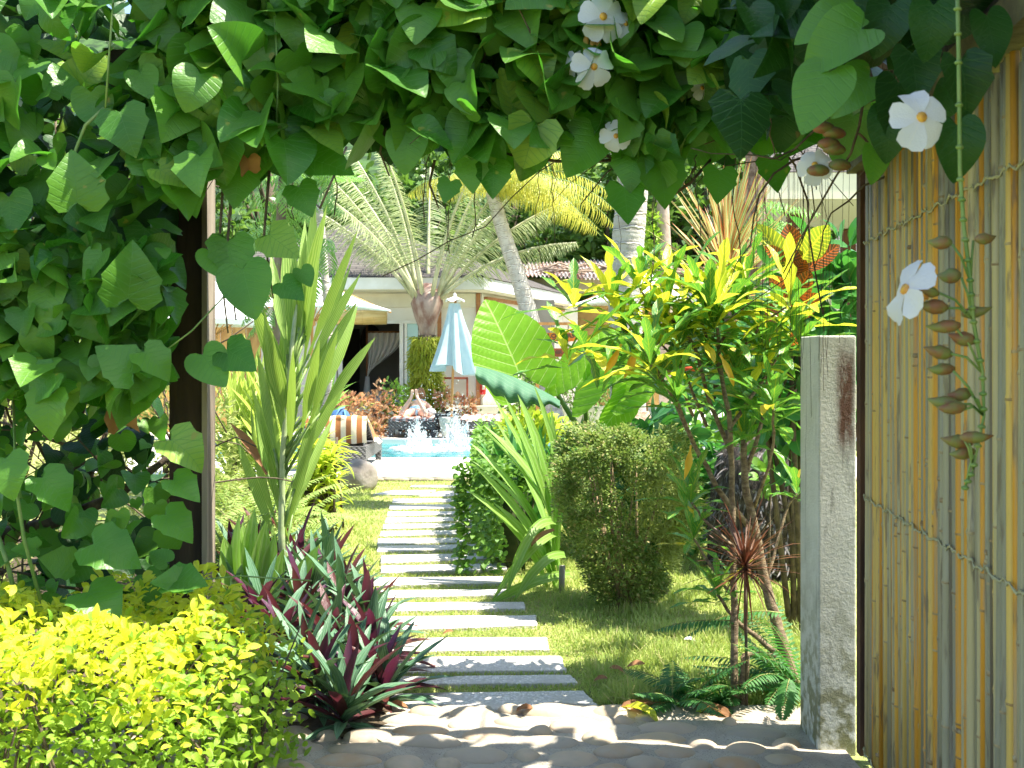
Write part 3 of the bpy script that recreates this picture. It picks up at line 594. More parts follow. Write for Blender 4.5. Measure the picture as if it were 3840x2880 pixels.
# ================================================================== LOUNGERS
wick, t, b = newmat('grey_wicker'); x = NX(t); v = x.coord('Object', (1, 1, 1))
wv = x.node('ShaderNodeTexWave'); x.put(wv.inputs[0], v); wv.bands_direction = 'Z'; wv.inputs['Scale'].default_value = 14; wv.inputs['Distortion'].default_value = 1.5
wv2 = x.node('ShaderNodeTexWave'); x.put(wv2.inputs[0], v); wv2.bands_direction = 'DIAGONAL'; wv2.inputs['Scale'].default_value = 9
f = x.m('MULTIPLY', wv.outputs['Fac'], wv2.outputs['Fac']); x.put(b.inputs['Base Color'], x.mix(x.step(f, .1, .6), (.035, .035, .035), (.22, .215, .21))); b.inputs['Roughness'].default_value = .5; x.put(b.inputs['Normal'], x.bump(f, .8, .02))
def stripemat(name, axis, sc_, c1=(.80, .70, .50), c2=(.36, .14, .045)):
    m, t, b = newmat(name); x = NX(t); s_ = x.node('ShaderNodeSeparateXYZ'); x.put(s_.inputs[0], x.coord())
    x.put(b.inputs['Base Color'], x.mix(x.step(x.m('FRACT', x.m('MULTIPLY', s_.outputs[axis], sc_)), .47, .53), c2, c1)); b.inputs['Roughness'].default_value = .95
    x.put(b.inputs['Normal'], x.bump(x.noise(x.coord(), 120), .4, .01)); return m
tow = stripemat('striped_towel', 0, 6.6)
def lounger(X0, X1, Y0, Y1, zt, label, legs=True, wire=False):
    c = A((X0 + X1) / 2, (Y0 + Y1) / 2, .05); t_ = thing('sun_lounger', label, 'sun lounger', c, 'wicker sun loungers by the pool')
    mb = MB(); th = .2; e = .05
    mb.box(((X0 + X1) / 2, Y0 + e / 2, zt - th / 2), (X1 - X0, e, th)); mb.box(((X0 + X1) / 2, Y1 - e / 2, zt - th / 2), (X1 - X0, e, th))
    mb.box((X0 + e / 2, (Y0 + Y1) / 2, zt - th / 2), (e, Y1 - Y0 - 2 * e, th - .004)); mb.box((X1 - e / 2, (Y0 + Y1) / 2, zt - th / 2), (e, Y1 - Y0 - 2 * e, th - .004))
    mb.box(((X0 + X1) / 2, (Y0 + Y1) / 2, zt - .05), (X1 - X0 - .1, Y1 - Y0 - .1, .04)); mb.build('frame', wick, t_, smooth=False)
    for i, (xx, yy) in enumerate(((X0 + .045, Y0 + .045), (X1 - .045, Y0 + .045), (X0 + .045, Y1 - .05), (X1 - .045, Y1 - .05))):
        mb = MB()
        if wire and i < 2:
            s_ = 1 if i == 0 else -1
            mb.tube([(xx + .2 * s_ + .1, yy, zt - th), (xx + .2 * s_ + .14, yy, .14), (xx + .2 * s_ + .2, yy - .02, .06), (xx + .2 * s_ + .3, yy - .02, .06)], .014, 6)
        else: mb.box((xx, yy, (zt - th + .05) / 2), (.085, .085, zt - th - .052))
        mb.build('leg', wick, t_, smooth=False)
    return t_
L1 = lounger(-2.98, -2.03, 15.55, 17.45, .40, 'grey wicker sun lounger with raised back in front of the pool')
mb = MB()                                        # raised backrest at the near end
mb.bar((-2.5, 16.75, .42), (-2.5, 15.95, .72), .86, .05); mb.build('backrest', wick, L1, smooth=False)
steel = mat('steel', (.5, .5, .5), metal=1, rough=.3)
for xx in (-2.1, -2.5): mb = MB(); mb.tube([(xx, 15.9, .36), (xx - .02, 16.05, .6)], .012, 6); mb.build('support_strut', steel, L1)
mb = MB()
def tw(u, v):                                    # over the backrest: hangs on camera side, lies on the seat side
    X = -2.92 + .86 * u
    if v < .45: q = v / .45; y, z = 15.86 - .03 * math.sin(q * 3) + .02 * math.sin(u * 14), .42 + .36 * q
    elif v < .55: q = (v - .45) / .1; y, z = 15.86 + .10 * q, .78 + .03 * math.sin(q * math.pi)
    else: q = (v - .55) / .45; y, z = 15.96 + .9 * q, .78 - .33 * q
    return (X + (.05 * (v - .45) if v > .55 else 0), y, z + .008 * math.sin(u * 22 + v * 5))
mb.grid(tw, 40, 40)
def tw2(u, v):                                   # side flap
    return (-2.06 + .10 * u + .05 * v, 15.97 + .62 * v + .015 * math.sin(8 * v), .77 - .30 * v - (.34 - .24 * v) * u + .02 * math.sin(9 * v) * u)
mb.grid(tw2, 10, 20)
tag(mb.build('striped_towel', tow, org=(-2.5, 16, .5)), 'brown and cream striped towel over the raised lounger back', 'towel', 'striped pool towels')
BG = thing('blue_bag', 'navy blue backpack lying behind the striped towel', 'bag', (-2.55, 16.55, .5))
mb = MB(); q = P(1278, 1580, 16.6); mb.blob(q, (.165, .12, .2), 20, 12, .08, seed=4); mb.build('bag_body', mat('navy_fabric', (.03, .09, .22), (.05, .14, .3), 8, .8, .3), BG)
mb = MB(); mb.tube([q + A(-.1, -.1, -.1), q + A(-.06, -.15, .08), q + A(0, -.1, .19), q + A(.05, .02, .205)], .012, 6); mb.tube([q + A(.08, -.08, -.1), q + A(.09, -.13, .05), q + A(.06, -.06, .17)], .012, 6); mb.build('strap', mat('light_blue_strap', (.1, .25, .5), None, rough=.7), BG)
L2 = lounger(W(1458, 22.5), W(1634, 22.5), 22.42, 24.4, .41, 'grey wicker sun lounger with the sunbathing person on it')
L3 = lounger(W(1716, 22.5), W(1863, 22.5), 22.42, 24.4, .41, 'empty grey wicker sun lounger at right with towel', wire=True)
tow2 = stripemat('striped_towel_far', 0, 7.5, (.80, .74, .66), (.62, .30, .22))
mb = MB(); x0, x1 = W(1466, 22.5), W(1628, 22.5)
mb.grid(lambda u, v: (x0 + (x1 - x0) * u, 22.40 + 1.9 * v + .01 * math.sin(u * 30), .435 + .012 * math.sin(u * 25) - (.06 if v < .01 else 0)), 40, 20)
tag(mb.build('striped_towel', tow2, org=(-2, 23, .43)), 'pink and white towel spread under the sunbather', 'towel', 'striped pool towels')
mb = MB(); x0, x1 = W(1728, 22.5), W(1866, 22.5)
mb.grid(lambda u, v: (x0 + (x1 - x0) * min(u / .8, 1) + (.10 * (u - .8) / .2 if u > .8 else 0), 22.40 + 1.8 * v + .02 * math.sin(u * 20), .44 + .012 * math.sin(u * 25) - (.32 * (u - .8) / .2 if u > .8 else 0) - (.06 if v < .01 else 0)), 50, 20)
tag(mb.build('striped_towel', tow2, org=(-.8, 23, .43)), 'striped towel draped over the empty lounger edge', 'towel', 'striped pool towels')
ST = thing('side_table', 'dark wicker side table standing between the two far loungers', 'table', P(1672, 1643, 22.55) * A(1, 1, 0) + A(0, 0, .05))
x0, x1 = W(1631, 22.55), W(1714, 22.55)
mb = MB(); mb.box(((x0 + x1) / 2, 22.75, .49), (x1 - x0, .45, .05)); mb.build('table_top', wick, ST, smooth=False)
for xx in (x0 + .025, x1 - .025):
    for yy in (22.55, 22.94): mb = MB(); mb.box((xx, yy, .257), (.05, .05, .412)); mb.build('leg', wick, ST, smooth=False)
q = P(1690, 1553, 22.75); q[2] = .516
mb = MB(); mb.box(q + A(0, 0, .03), (.2, .16, .06)); mb.tube([q + A(-.14, 0, .05), q + A(-.09, 0, .09)], .02, 6)
tag(mb.build('black_box', M['dark'], org=q, smooth=False), 'small black box on the wicker side table', 'box')
mb = MB(); mb.lathe([(.13, 0), (.12, .012), (.07, .02), (.055, .05), (.02, .065)], q + A(.02, 0, .06), 16)
tag(mb.build('sun_hat', mat('straw', (.7, .62, .42), None, rough=.9), org=q + A(0, 0, .06)), 'pale straw hat lying on the small black box', 'hat')
mb = MB(); q = P(1614, 1562, 23.0); mb.blob((q[0], 23.0, .53), (.12, .10, .085), 18, 10, .06)
pl = tag(mb.build('white_cushion', M['canvas'], org=q), 'white rolled cushion with a small black square mark', 'cushion')
mb = MB(); qb = P(1607, 1556, 22.89); mb.box((qb[0], 22.893, .555), (.03, .012, .03)); mb.box((qb[0], 22.885, .555), (.012, .012, .012), m=1); o = mb.build('printed_mark', [M['dark'], M['white']], None, org=q, smooth=False); o.parent = pl; o.location = (0, 0, 0)
SN = thing('flip_flop', 'tan flip-flop left on the coping beside the loungers', 'sandal', P(1430, 1636, 22.25) * A(1, 1, 0) + A(0, 0, .052))
mb = MB(); mb.blob(P(1430, 1640, 22.22) * A(1, 1, 0) + A(0, 0, .065), (.14, .05, .014), 16, 6, .05); mb.build('sole', mat('tan_rubber', (.45, .25, .17), None), SN)
mb = MB(); q = P(1430, 1640, 22.22) * A(1, 1, 0) + A(0, 0, .07); mb.tube([q + A(-.05, -.05, 0), q + A(.03, 0, .05), q + A(-.05, .05, 0)], .008, 6); mb.build('strap', M['wood'], SN)

# ================================================================== THE SUNBATHER (lying prone, lower legs raised, feet crossed)
PE = thing('person', 'person in light blue swimwear lying face down with bare feet raised', 'person', (-2.0, 23.2, .44))
skin, t, b = newmat('skin'); x = NX(t); x.put(b.inputs['Base Color'], x.mix(x.step(x.noise(x.coord(), 7), .35, .65), (.66, .41, .31), (.74, .49, .38))); b.inputs['Roughness'].default_value = .5
b.inputs['Subsurface Weight'].default_value = .1; b.inputs['Subsurface Radius'].default_value = (.02, .01, .006)
K = {}
def J(n_, p_, r_): K[n_] = (len(K), p_, r_)
J('pelvis', (-1.98, 23.32, .535), (.165, .10)); J('waist', (-1.985, 23.52, .56), (.125, .085)); J('chest', (-1.99, 23.74, .63), (.16, .105)); J('neckb', (-1.985, 23.88, .73), (.075, .065)); J('neck', (-1.965, 23.94, .78), (.05, .05))
J('head', (-1.96, 23.98, .86), (.085, .10)); J('crown', (-1.96, 24.0, .95), (.06, .07))
J('hipl', (-2.08, 23.28, .52), (.095, .09)); J('thl', (-2.17, 23.05, .50), (.08, .075)); J('kneel', (-2.27, 22.80, .485), (.058, .055)); J('calfl', (-2.17, 22.75, .63), (.054, .054)); J('anl', (-2.045, 22.72, .84), (.031, .031)); J('hl', (-2.03, 22.745, .885), (.034, .034)); J('bl', (-2.02, 22.69, .955), (.036, .022)); J('tl', (-2.02, 22.665, 1.0), (.03, .014))
J('hipr', (-1.88, 23.28, .52), (.095, .09)); J('thr', (-1.82, 23.05, .50), (.08, .075)); J('kneer', (-1.755, 22.80, .485), (.058, .055)); J('calfr', (-1.82, 22.76, .63), (.054, .054)); J('anr', (-1.925, 22.74, .84), (.031, .031)); J('hr', (-1.935, 22.765, .885), (.034, .034)); J('br', (-1.945, 22.71, .965), (.036, .022)); J('tr', (-1.945, 22.68, 1.01), (.03, .014))
J('shl', (-2.15, 23.82, .67), (.06, .06)); J('ell', (-2.24, 23.85, .48), (.042, .042)); J('wrl', (-2.08, 24.08, .48), (.028, .028))
J('shr', (-1.82, 23.82, .67), (.06, .06)); J('elr', (-1.68, 23.84, .48), (.042, .042)); J('wrr', (-1.86, 24.08, .48), (.028, .028))
ED = [('pelvis', 'waist'), ('waist', 'chest'), ('chest', 'neckb'), ('neckb', 'neck'), ('neck', 'head'), ('head', 'crown')]
for s_ in 'lr': ED += [('pelvis', 'hip' + s_), ('hip' + s_, 'th' + s_), ('th' + s_, 'knee' + s_), ('knee' + s_, 'calf' + s_), ('calf' + s_, 'an' + s_), ('an' + s_, 'h' + s_), ('h' + s_, 'b' + s_), ('b' + s_, 't' + s_), ('chest', 'sh' + s_), ('sh' + s_, 'el' + s_), ('el' + s_, 'wr' + s_)]
# hands: short separate finger chains from each wrist
for s_, sx in (('l', 1), ('r', -1)):
    wx_ = K['wr' + s_][1]
    J('pm' + s_, (wx_[0] + .05 * sx, wx_[1] + .05, .475), (.032, .014)); ED.append(('wr' + s_, 'pm' + s_))
    for k_, (fa, fl) in enumerate(((-.5, .05), (-.2, .085), (.05, .095), (.3, .088), (.55, .07))):
        fd = A(math.cos(.78 + fa) * sx, math.sin(.78 + fa), 0)
        if sx < 0: fd = A(-math.cos(.78 + fa), math.sin(.78 + fa), 0)
        bp = A(*K['pm' + s_][1]) + fd * .03
        J('f%s%da' % (s_, k_), tuple(bp + fd * fl * .5 + A(0, 0, .004)), (.009, .009)); J('f%s%db' % (s_, k_), tuple(bp + fd * fl - A(0, 0, .012)), (.007, .007))
        ED += [('pm' + s_, 'f%s%da' % (s_, k_)), ('f%s%da' % (s_, k_), 'f%s%db' % (s_, k_))]
off = A(-2.0, 23.2, .44); me = bpy.data.meshes.new('body')
me.from_pydata([tuple(A(*k_[1]) - off) for k_ in K.values()], [(K[a_][0], K[b_][0]) for a_, b_ in ED], [])
bo = bpy.data.objects.new('body', me); C.objects.link(bo); bo.parent = PE
sk = bo.modifiers.new('skin', 'SKIN'); sk.use_smooth_shade = True
for k_ in K.values(): me.skin_vertices[0].data[k_[0]].radius = k_[2]
me.skin_vertices[0].data[0].use_root = True
ss = bo.modifiers.new('sub', 'SUBSURF'); ss.levels = 2; ss.render_levels = 2; me.materials.append(skin)
mb = MB()
for k in range(260):
    a_ = U(0, 6.28); e_ = U(-.2, 1.5); d_ = A(math.cos(a_) * math.cos(e_), math.sin(a_) * math.cos(e_) * (1 if math.sin(a_) < .2 else .3), math.sin(e_)); p0 = A(-1.96, 23.97, .90) + d_ * A(.088, .10, .11)
    mb.tube([p0, p0 + A(d_[0] * .01, -.015, -.05), p0 + A(d_[0] * .02, -.03, -.11)], [.012, .012, .004], 5)
mb.blob((-1.96, 23.975, .90), (.092, .104, .108), 16, 10, .04); mb.build('hair', mat('light_brown_hair', (.20, .10, .045), (.32, .18, .09), 30, .6), PE)
mb = MB(); mb.blob((-1.98, 23.30, .56), (.17, .07, .098), 20, 10, .02); mb.tube([(-2.12, 23.86, .735), (-1.985, 23.82, .755), (-1.85, 23.86, .735)], .018, 8); mb.blob((-1.975, 23.21, .50), (.035, .06, .07), 12, 8, 0)
mb.build('swimwear', mat('blue_swimwear', (.25, .52, .75), (.35, .62, .8), 20, .7), PE)

# splash
mb = MB(); rs = np.random.default_rng(11)
for cx, top, n in ((1562, 1565, 420), (1715, 1520, 560)):
    for k in range(n):
        v = rs.random() ** 1.7; y_ = 1672 - v * (1672 - top); sp = 14 + 26 * (1 - v) + 18 * v * rs.random()
        q = P(cx + rs.normal(0, sp * .55) + (10 if cx > 1600 else 6) * math.sin(v * 6), y_, 20.6 + rs.normal(0, .22)); r_ = rs.uniform(.004, .009) * (1.8 - v)
        mb.blob(q, (r_, r_, r_ * rs.uniform(1, 2.2)), 5, 3, .3, seed=k)
for k in range(330):
    q = P(rs.normal(1645, 80), 1640 - abs(rs.normal(0, 100)), 20.6 + rs.normal(0, .5)); r_ = rs.uniform(.005, .011); mb.blob(q, (r_, r_, r_), 5, 3, 0)
for cx, w_ in ((1560, .34), (1700, .45), (1640, .55)):
    for k in range(40):
        q = A(W(cx, 20.6) + rs.normal(0, w_ * .6), 20.6 + rs.normal(0, .3), -.04); mb.blob(q, (rs.uniform(.04, .12), rs.uniform(.04, .1), rs.uniform(.01, .05)), 8, 5, .35, 4, seed=k + 7)
for (cx, top, lean) in ((1548, 1600, -.5), (1562, 1572, .1), (1580, 1610, .6), (1695, 1580, -.5), (1712, 1545, 0), (1730, 1575, .55), (1700, 1610, -.3), (1600, 1640, .5), (1660, 1642, -.4)):
    b0 = P(cx, 1668, 20.6); hh = P(cx, top, 20.6)[2] - b0[2]; ph = rs.random() * 6
    mb.grid(lambda u, v: (b0[0] + (u - .5) * (.17 * (1 - v) ** .7 + .02) + lean * hh * v ** 1.4 * .45 + .02 * math.sin(u * 30 + v * 14 + ph), 20.6 + .1 * math.sin(u * 5 + ph) * (1 - v), b0[2] + hh * v * (1 - .35 * abs(math.sin(u * 9 + ph)) * v)), 14, 12)
fo, t, b = newmat('white_splash'); b.inputs['Base Color'].default_value = (.9, .93, .95, 1); b.inputs['Roughness'].default_value = .15; x = NX(t)
tr = x.node('ShaderNodeBsdfTranslucent'); tr.inputs[0].default_value = (.85, .93, .95, 1); ms = x.node('ShaderNodeMixShader'); ms.inputs[0].default_value = .5
tp = x.node('ShaderNodeBsdfTransparent'); m2 = x.node('ShaderNodeMixShader'); x.put(m2.inputs[0], x.step(x.noise(x.coord(), 26, 3), .42, .58, .25, .9))
t.links.new(b.outputs[0], ms.inputs[1]); t.links.new(tr.outputs[0], ms.inputs[2]); t.links.new(tp.outputs[0], m2.inputs[1]); t.links.new(ms.outputs[0], m2.inputs[2]); t.links.new(m2.outputs[0], t.nodes['Material Output'].inputs[0])
tag(mb.build('water_splash', fo, org=(W(1640, 20.6), 20.6, 0)), 'white water splash rising from the pool', 'splash', kind='stuff')

# boulder
q = G(1345, 1838); mb = MB(); mb.blob((q[0], q[1] + .15, .15), (.22, .2, .23), 26, 18, .09, 2.2, seed=2)
tag(mb.build('boulder', mat('pinkish_boulder', (.20, .17, .14), (.30, .27, .23), 5, .9, .6, 14), org=(q[0], q[1] + .15, 0)), 'rounded grey pink boulder beside the pool deck corner', 'boulder')

# ================================================================== GATE, POST, PERGOLA
cm, t, b = newmat('weathered_concrete'); x = NX(t); v = x.coord()
c = x.mix(x.step(x.noise(v, 5, 5), .3, .7), (.52, .53, .44), (.64, .64, .55))
xyz = x.node('ShaderNodeSeparateXYZ'); x.put(xyz.inputs[0], v)
c = x.mix(x.m('MULTIPLY', x.step(xyz.outputs[2], .9, 0., 0, 1), x.step(x.noise(v, 18, 5), .42, .6)), c, (.20, .20, .09))      # moss near the foot
c = x.mix(x.step(x.noise(x.coord('Object', (1, 1, .12)), 30, 4), .58, .7, 0, .6), c, (.2, .2, .16))
st_ = x.m('MULTIPLY', x.m('MULTIPLY', x.step(x.m('ABSOLUTE', x.m('SUBTRACT', xyz.outputs[0], .035)), .015, .055, 1, 0), x.step(x.m('ABSOLUTE', x.m('SUBTRACT', xyz.outputs[2], 1.44)), .12, .27, 1, 0)), x.step(x.noise(x.coord('Object', (1, 1, .3)), 26, 6, .7), .25, .55))
c = x.mix(st_, c, (.11, .045, .02)); x.put(b.inputs['Base Color'], c); b.inputs['Roughness'].default_value = .92; x.put(b.inputs['Normal'], x.bump(x.noise(v, 55, 6, .7), .8, .012))
mb = MB(); mb.grid(lambda u, v: (0, 0, 0), 1, 1); mb = MB()
pw, pd = .155, .29; X0 = 1.25; Y0 = 4.57
def face(o, ux, uz, w_, h_, nx_, nz_):
    mb.grid(lambda u, v: o + ux * (w_ * u) + uz * (h_ * v), nx_, nz_)
mb.box((X0 + pw / 2, Y0 + pd / 2, .84), (pw, pd, 1.72))
o = mb.build('concrete_post', cm, org=(X0 + pw / 2, Y0 + pd / 2, 0), smooth=False); bv = o.modifiers.new('b', 'BEVEL'); bv.width = .008; bv.segments = 3
tag(o, 'square weathered concrete gate post with a brown rust stain', 'post')

GT = thing('bamboo_gate', 'tall open gate clad in weathered yellow bamboo canes', 'gate', (1.43, 4.5, 0))
gx = lambda y: 1.415 + .112 * (y - 4.5)
bam, t, b = newmat('bamboo_cane'); x = NX(t); g = x.node('ShaderNodeNewGeometry').outputs['Random Per Island']
cr = x.node('ShaderNodeValToRGB'); x.put(cr.inputs[0], g); e = cr.color_ramp
cols = [(0, (.58, .27, .02, 1)), (.2, (.42, .36, .19, 1)), (.36, (.62, .33, .035, 1)), (.5, (.24, .23, .16, 1)), (.64, (.58, .40, .10, 1)), (.8, (.32, .30, .2, 1)), (.93, (.12, .10, .07, 1))]
for i, (p_, c_) in enumerate(cols):
    q = e.elements[i] if i < 2 else e.elements.new(p_)
    if i < 2: q.position = p_
    q.color = c_
e_ = None; cr.color_ramp.interpolation = 'CONSTANT'
v = x.coord('Object', (1, 1, .06)); c = x.mix(x.step(x.noise(v, 22, 4), .5, .66, 0, .75), cr.outputs[0], (.26, .25, .19))
c = x.mix(x.step(x.noise(x.coord('Object', (1, 1, .16)), 34, 4), .56, .68, 0, .7), c, (.13, .10, .07)); x.put(b.inputs['Base Color'], c)
b.inputs['Roughness'].default_value = .45; x.put(b.inputs['Normal'], x.bump(x.noise(v, 110, 4), .25, .006))
NODES = []; mb = MB(); y = 4.44; rs = np.random.default_rng(9)
while y > 1.75:
    r_ = rs.uniform(.0105, .0185); y -= r_; nodes = sorted(rs.uniform(.1, 2.3, 4)); tilt = rs.normal(0, .006); top = 2.33 + rs.uniform(-.03, .02)
    zs, rr = [.04], [r_]
    for nz in nodes:
        if nz - zs[-1] > .08: zs += [nz - .012, nz, nz + .012]; rr += [r_, r_ * 1.18, r_]
    zs.append(top); rr.append(r_); zs = np.array(zs)
    dx = rs.uniform(-.004, .006)
    for nz in nodes: NODES.append((gx(y) + dx, y + tilt * (nz - 1.2) + .004 * math.sin(nz * 2 + y * 50), nz, r_))
    mb.tube(np.stack([np.full(len(zs), gx(y) + dx), y + tilt * (zs - 1.2) + .004 * np.sin(zs * 2 + y * 50), zs], 1), np.array(rr), 8); y -= r_ * 1.06
mb.build('bamboo_canes', bam, GT)
mb = MB(); [mb.lathe([(r_ * 1.0, -.007), (r_ * 1.16, -.003), (r_ * 1.18, .001), (r_ * 1.0, .008)], (a_, b_, z_), 8) for a_, b_, z_, r_ in NODES]
mb.build('cane_nodes', mat('dark_node', (.20, .13, .06), (.40, .32, .18), 30, .7), GT)['kind'] = 'stuff'
mb = MB(); mb.bar((gx(4.49) + .01, 4.49, .02), (gx(4.49) + .01, 4.49, 2.36), .07, .05, up=(0, 1, 0)); mb.bar((gx(4.5) + .06, 4.5, 1.2), (gx(1.75) + .06, 1.75, 1.2), .05, .08); mb.bar((gx(4.5) + .06, 4.5, .2), (gx(1.75) + .06, 1.75, .2), .05, .08)
mb.bar((gx(4.46) + .035, 4.46, 1.18), (gx(1.75) + .035, 1.75, 1.18), .012, 2.26); mb.build('gate_frame_and_gap_shade', mat('dark_weathered_wood', (.045, .025, .015), (.12, .06, .03), 9, .85, .5, stretch=(1, 1, .2)), GT, smooth=False)  # thin dark sheet behind the canes, added so the gaps look shaded
mb = MB(); mb.bar((gx(4.52) + .0, 4.54, 2.40), (gx(1.75), 1.75, 2.40), .12, .09); mb.build('top_rail', mat('mossy_rail', (.06, .05, .02), (.12, .11, .04), 7, .85, .4), GT, smooth=False)
mb = MB()
for zz_ in (2.06, 1.06, .06):
    yy = np.linspace(4.43, 1.8, 130); z_ = zz_ + .006 * np.sin(yy * 40) + .004 * np.sin(yy * 97); xx_ = gx(yy) - .018 + .003 * np.sin(yy * 260)
    mb.tube(np.stack([xx_, yy, z_], 1), .003, 5); mb.tube(np.stack([xx_ - .002, yy, z_ + .006 * np.cos(yy * 120)], 1), .0022, 5)
    for k in range(70): y_ = U(1.8, 4.4); q = A(gx(y_) - .02, y_, zz_); mb.tube([q, q + A(U(-.012, 0), U(-.012, .012), U(-.022, .022))], .0008, 3)
mb.build('binding_wire', mat('pale_twine', (.42, .40, .24), None, rough=.7), GT)
RF = thing('gate_canopy', 'dark mossy thatch canopy over the bamboo gate, with added shade slab', 'canopy', (1.8, 3, 2.5))
mb = MB(); mb.add([(1.22, 1.2, 2.50), (1.22, 3.4, 2.46), (2.6, 4.4, 3.0), (2.6, 1.2, 3.0), (1.22, 1.2, 2.58), (1.22, 3.4, 2.54), (2.6, 4.4, 3.1), (2.6, 1.2, 3.1)], [(0, 1, 2, 3), (7, 6, 5, 4), (0, 4, 5, 1), (1, 5, 6, 2), (2, 6, 7, 3), (3, 7, 4, 0)])
mb.box((1.95, 2.2, 3.28), (2.1, 3.9, .12)); mb.build('thatch', mat('thatch', (.02, .017, .01), (.05, .045, .02), 30, .95, .8, stretch=(.2, 1, 1)), RF, smooth=False)  # flat slab overhead is out of view, added to shade the cobbles
mb = MB(); mb.bar((1.3, 1.2, 2.45), (1.3, 3.35, 2.42), .06, .08); [mb.bar((1.25, y_, 2.47), (2.6, y_, 2.95), .04, .06) for y_ in (1.6, 2.2, 2.8)]; mb.build('rafter', bpy.data.materials['dark_weathered_wood'], RF, smooth=False)

PG = thing('pergola', 'rough timber arch frame carrying the flowering vine', 'pergola', (-1.44, 5.0, 0))
mb = MB(); mb.box((-1.368, 4.78, 1.4), (.14, .16, 2.8)); mb.build('post', mat('rough_dark_post', (.018, .012, .008), (.05, .032, .02), 9, .9, .6, stretch=(1, 1, .15)), PG, smooth=False)
mb = MB(); mb.box((-1.284, 4.74, 1.38), (.022, .13, 2.76)); mb.build('weathered_batten', mat('grey_batten', (.14, .11, .08), (.30, .25, .19), 12, .9, .5, stretch=(1, 1, .1)), PG, smooth=False)
mb = MB(); mb.box((0, 4.3, 2.72), (3.1, .09, .12)); mb.box((0, 4.6, 2.72), (3.1, .09, .12)); mb.build('beam', bpy.data.materials['rough_dark_post'], PG, smooth=False)

# ================================================================== THE FLOWERING VINE
def interp(xs, ys, q): return np.interp(q, xs, ys)
BOT = ([0, 640, 760, 800, 900, 1010, 1100, 1250, 1400, 1500, 1620, 1780, 1850, 1930, 2050, 2110, 2180, 2330, 2420, 2500, 2600, 2750, 2900, 3060, 3300],
       [900, 900, 820, 640, 760, 700, 690, 600, 640, 600, 640, 640, 700, 640, 700, 560, 520, 600, 760, 740, 640, 640, 680, 600, 560])
def flower(parent, px, py, size, Y, face=(0, -1, .1), spin=0., side=False):
    c = P(px, py, Y); s_ = size * Y / FPX; f = nrm(A(*face)); up = nrm(A(0, 0, 1) - f * f[2]); sd = np.cross(up, f)
    mb = MB(); T = tmpl([(.10, 0, 0), (.22, .15, .15), (.44, .4, .4), (.56, .65, .65), (.50, .88, .88), (.2, 1.0, .96)], (-1, -.5, 0, .5, 1))
    for k in range(5):
        a = spin + math.pi / 2 + k * 2 * math.pi / 5 + U(-.08, .08); d = up * math.sin(a) + sd * math.cos(a)
        mb.leaves(T, [c + d * s_ * .05], d, f, s_ * U(.46, .55), s_ * U(.40, .47), U(.25, 1.1), U(-.25, .2), .08)
    o = mb.build('flower', M['petal'], parent)
    mb = MB(); mb.tube([c + f * .004, c - f * s_ * .12, c - f * s_ * .4], [s_ * .085, s_ * .08, s_ * .03], 10); mb.build('flower_throat', M['throat'], o)
def dryleaf(parent, px, py, size, Y):
    mb = MB(); s_ = size * Y / FPX; mb.leaves(LOBED, [P(px, py - size / 2, Y)], (.2, 0, -1), (.3, -1, .2), s_, s_ * .8, 2.6, .7, .22); mb.build('dry_leaf', M['dry'], parent)
def vineleaves(mb, pts, size, m=0, down=.55, jit=.45, T=None):
    n = len(pts); jit = jit * 1.35; D = np.stack([rng.normal(0, jit, n), rng.normal(-.35, jit * .9, n), rng.normal(-down, jit, n)], 1)
    N = np.stack([rng.normal(.12, .55, n), rng.normal(-.62, .45, n), rng.normal(.8, .45, n)], 1)
    sz = size * (.42 + .75 * rng.random(n) ** .8); k = rng.random(n) < .68
    for T_, kk in ((HEART, k), (LOBED, ~k)): mb.leaves(T_, pts[kk], D[kk], N[kk], sz[kk], sz[kk] * U(.85, 1.05, kk.sum()), U(-.3, 1.3, kk.sum()), U(-.05, .5, kk.sum()), .045, m=m)
def strands(mb, n, x0, x1, ys, lens, Y0, Y1, r_=.0016):
    for k in range(n):
        px = U(x0, x1); y0 = ys(px); Y = U(Y0, Y1); q = P(px, y0 - 60, Y); L_ = U(*lens) * Y / FPX; pts = [q]
        for j in range(7): pts.append(pts[-1] + A(rng.normal(0, .008), rng.normal(0, .006), -L_ / 7))
        mb.tube(pts, r_ * U(.6, 1.6), 4)
def tangle(mb, n, boxlo, boxhi, r_=(.003, .009), horiz=True, ln=(.4, 1.2)):
    for k in range(n):
        p_ = U(0, 1, 3) * (np.array(boxhi) - boxlo) + boxlo; d_ = nrm(A(rng.normal(0, 1), rng.normal(0, .3), rng.normal(0, .45 if horiz else 1))); L_ = U(*ln); pts = [p_]
        for j in range(7): d_ = nrm(d_ + rng.normal(0, .28, 3) * A(1, .5, 1)); pts.append(pts[-1] + d_ * L_ / 7)
        mb.tube(pts, np.linspace(U(*r_), U(*r_) * .5, 8), 5)
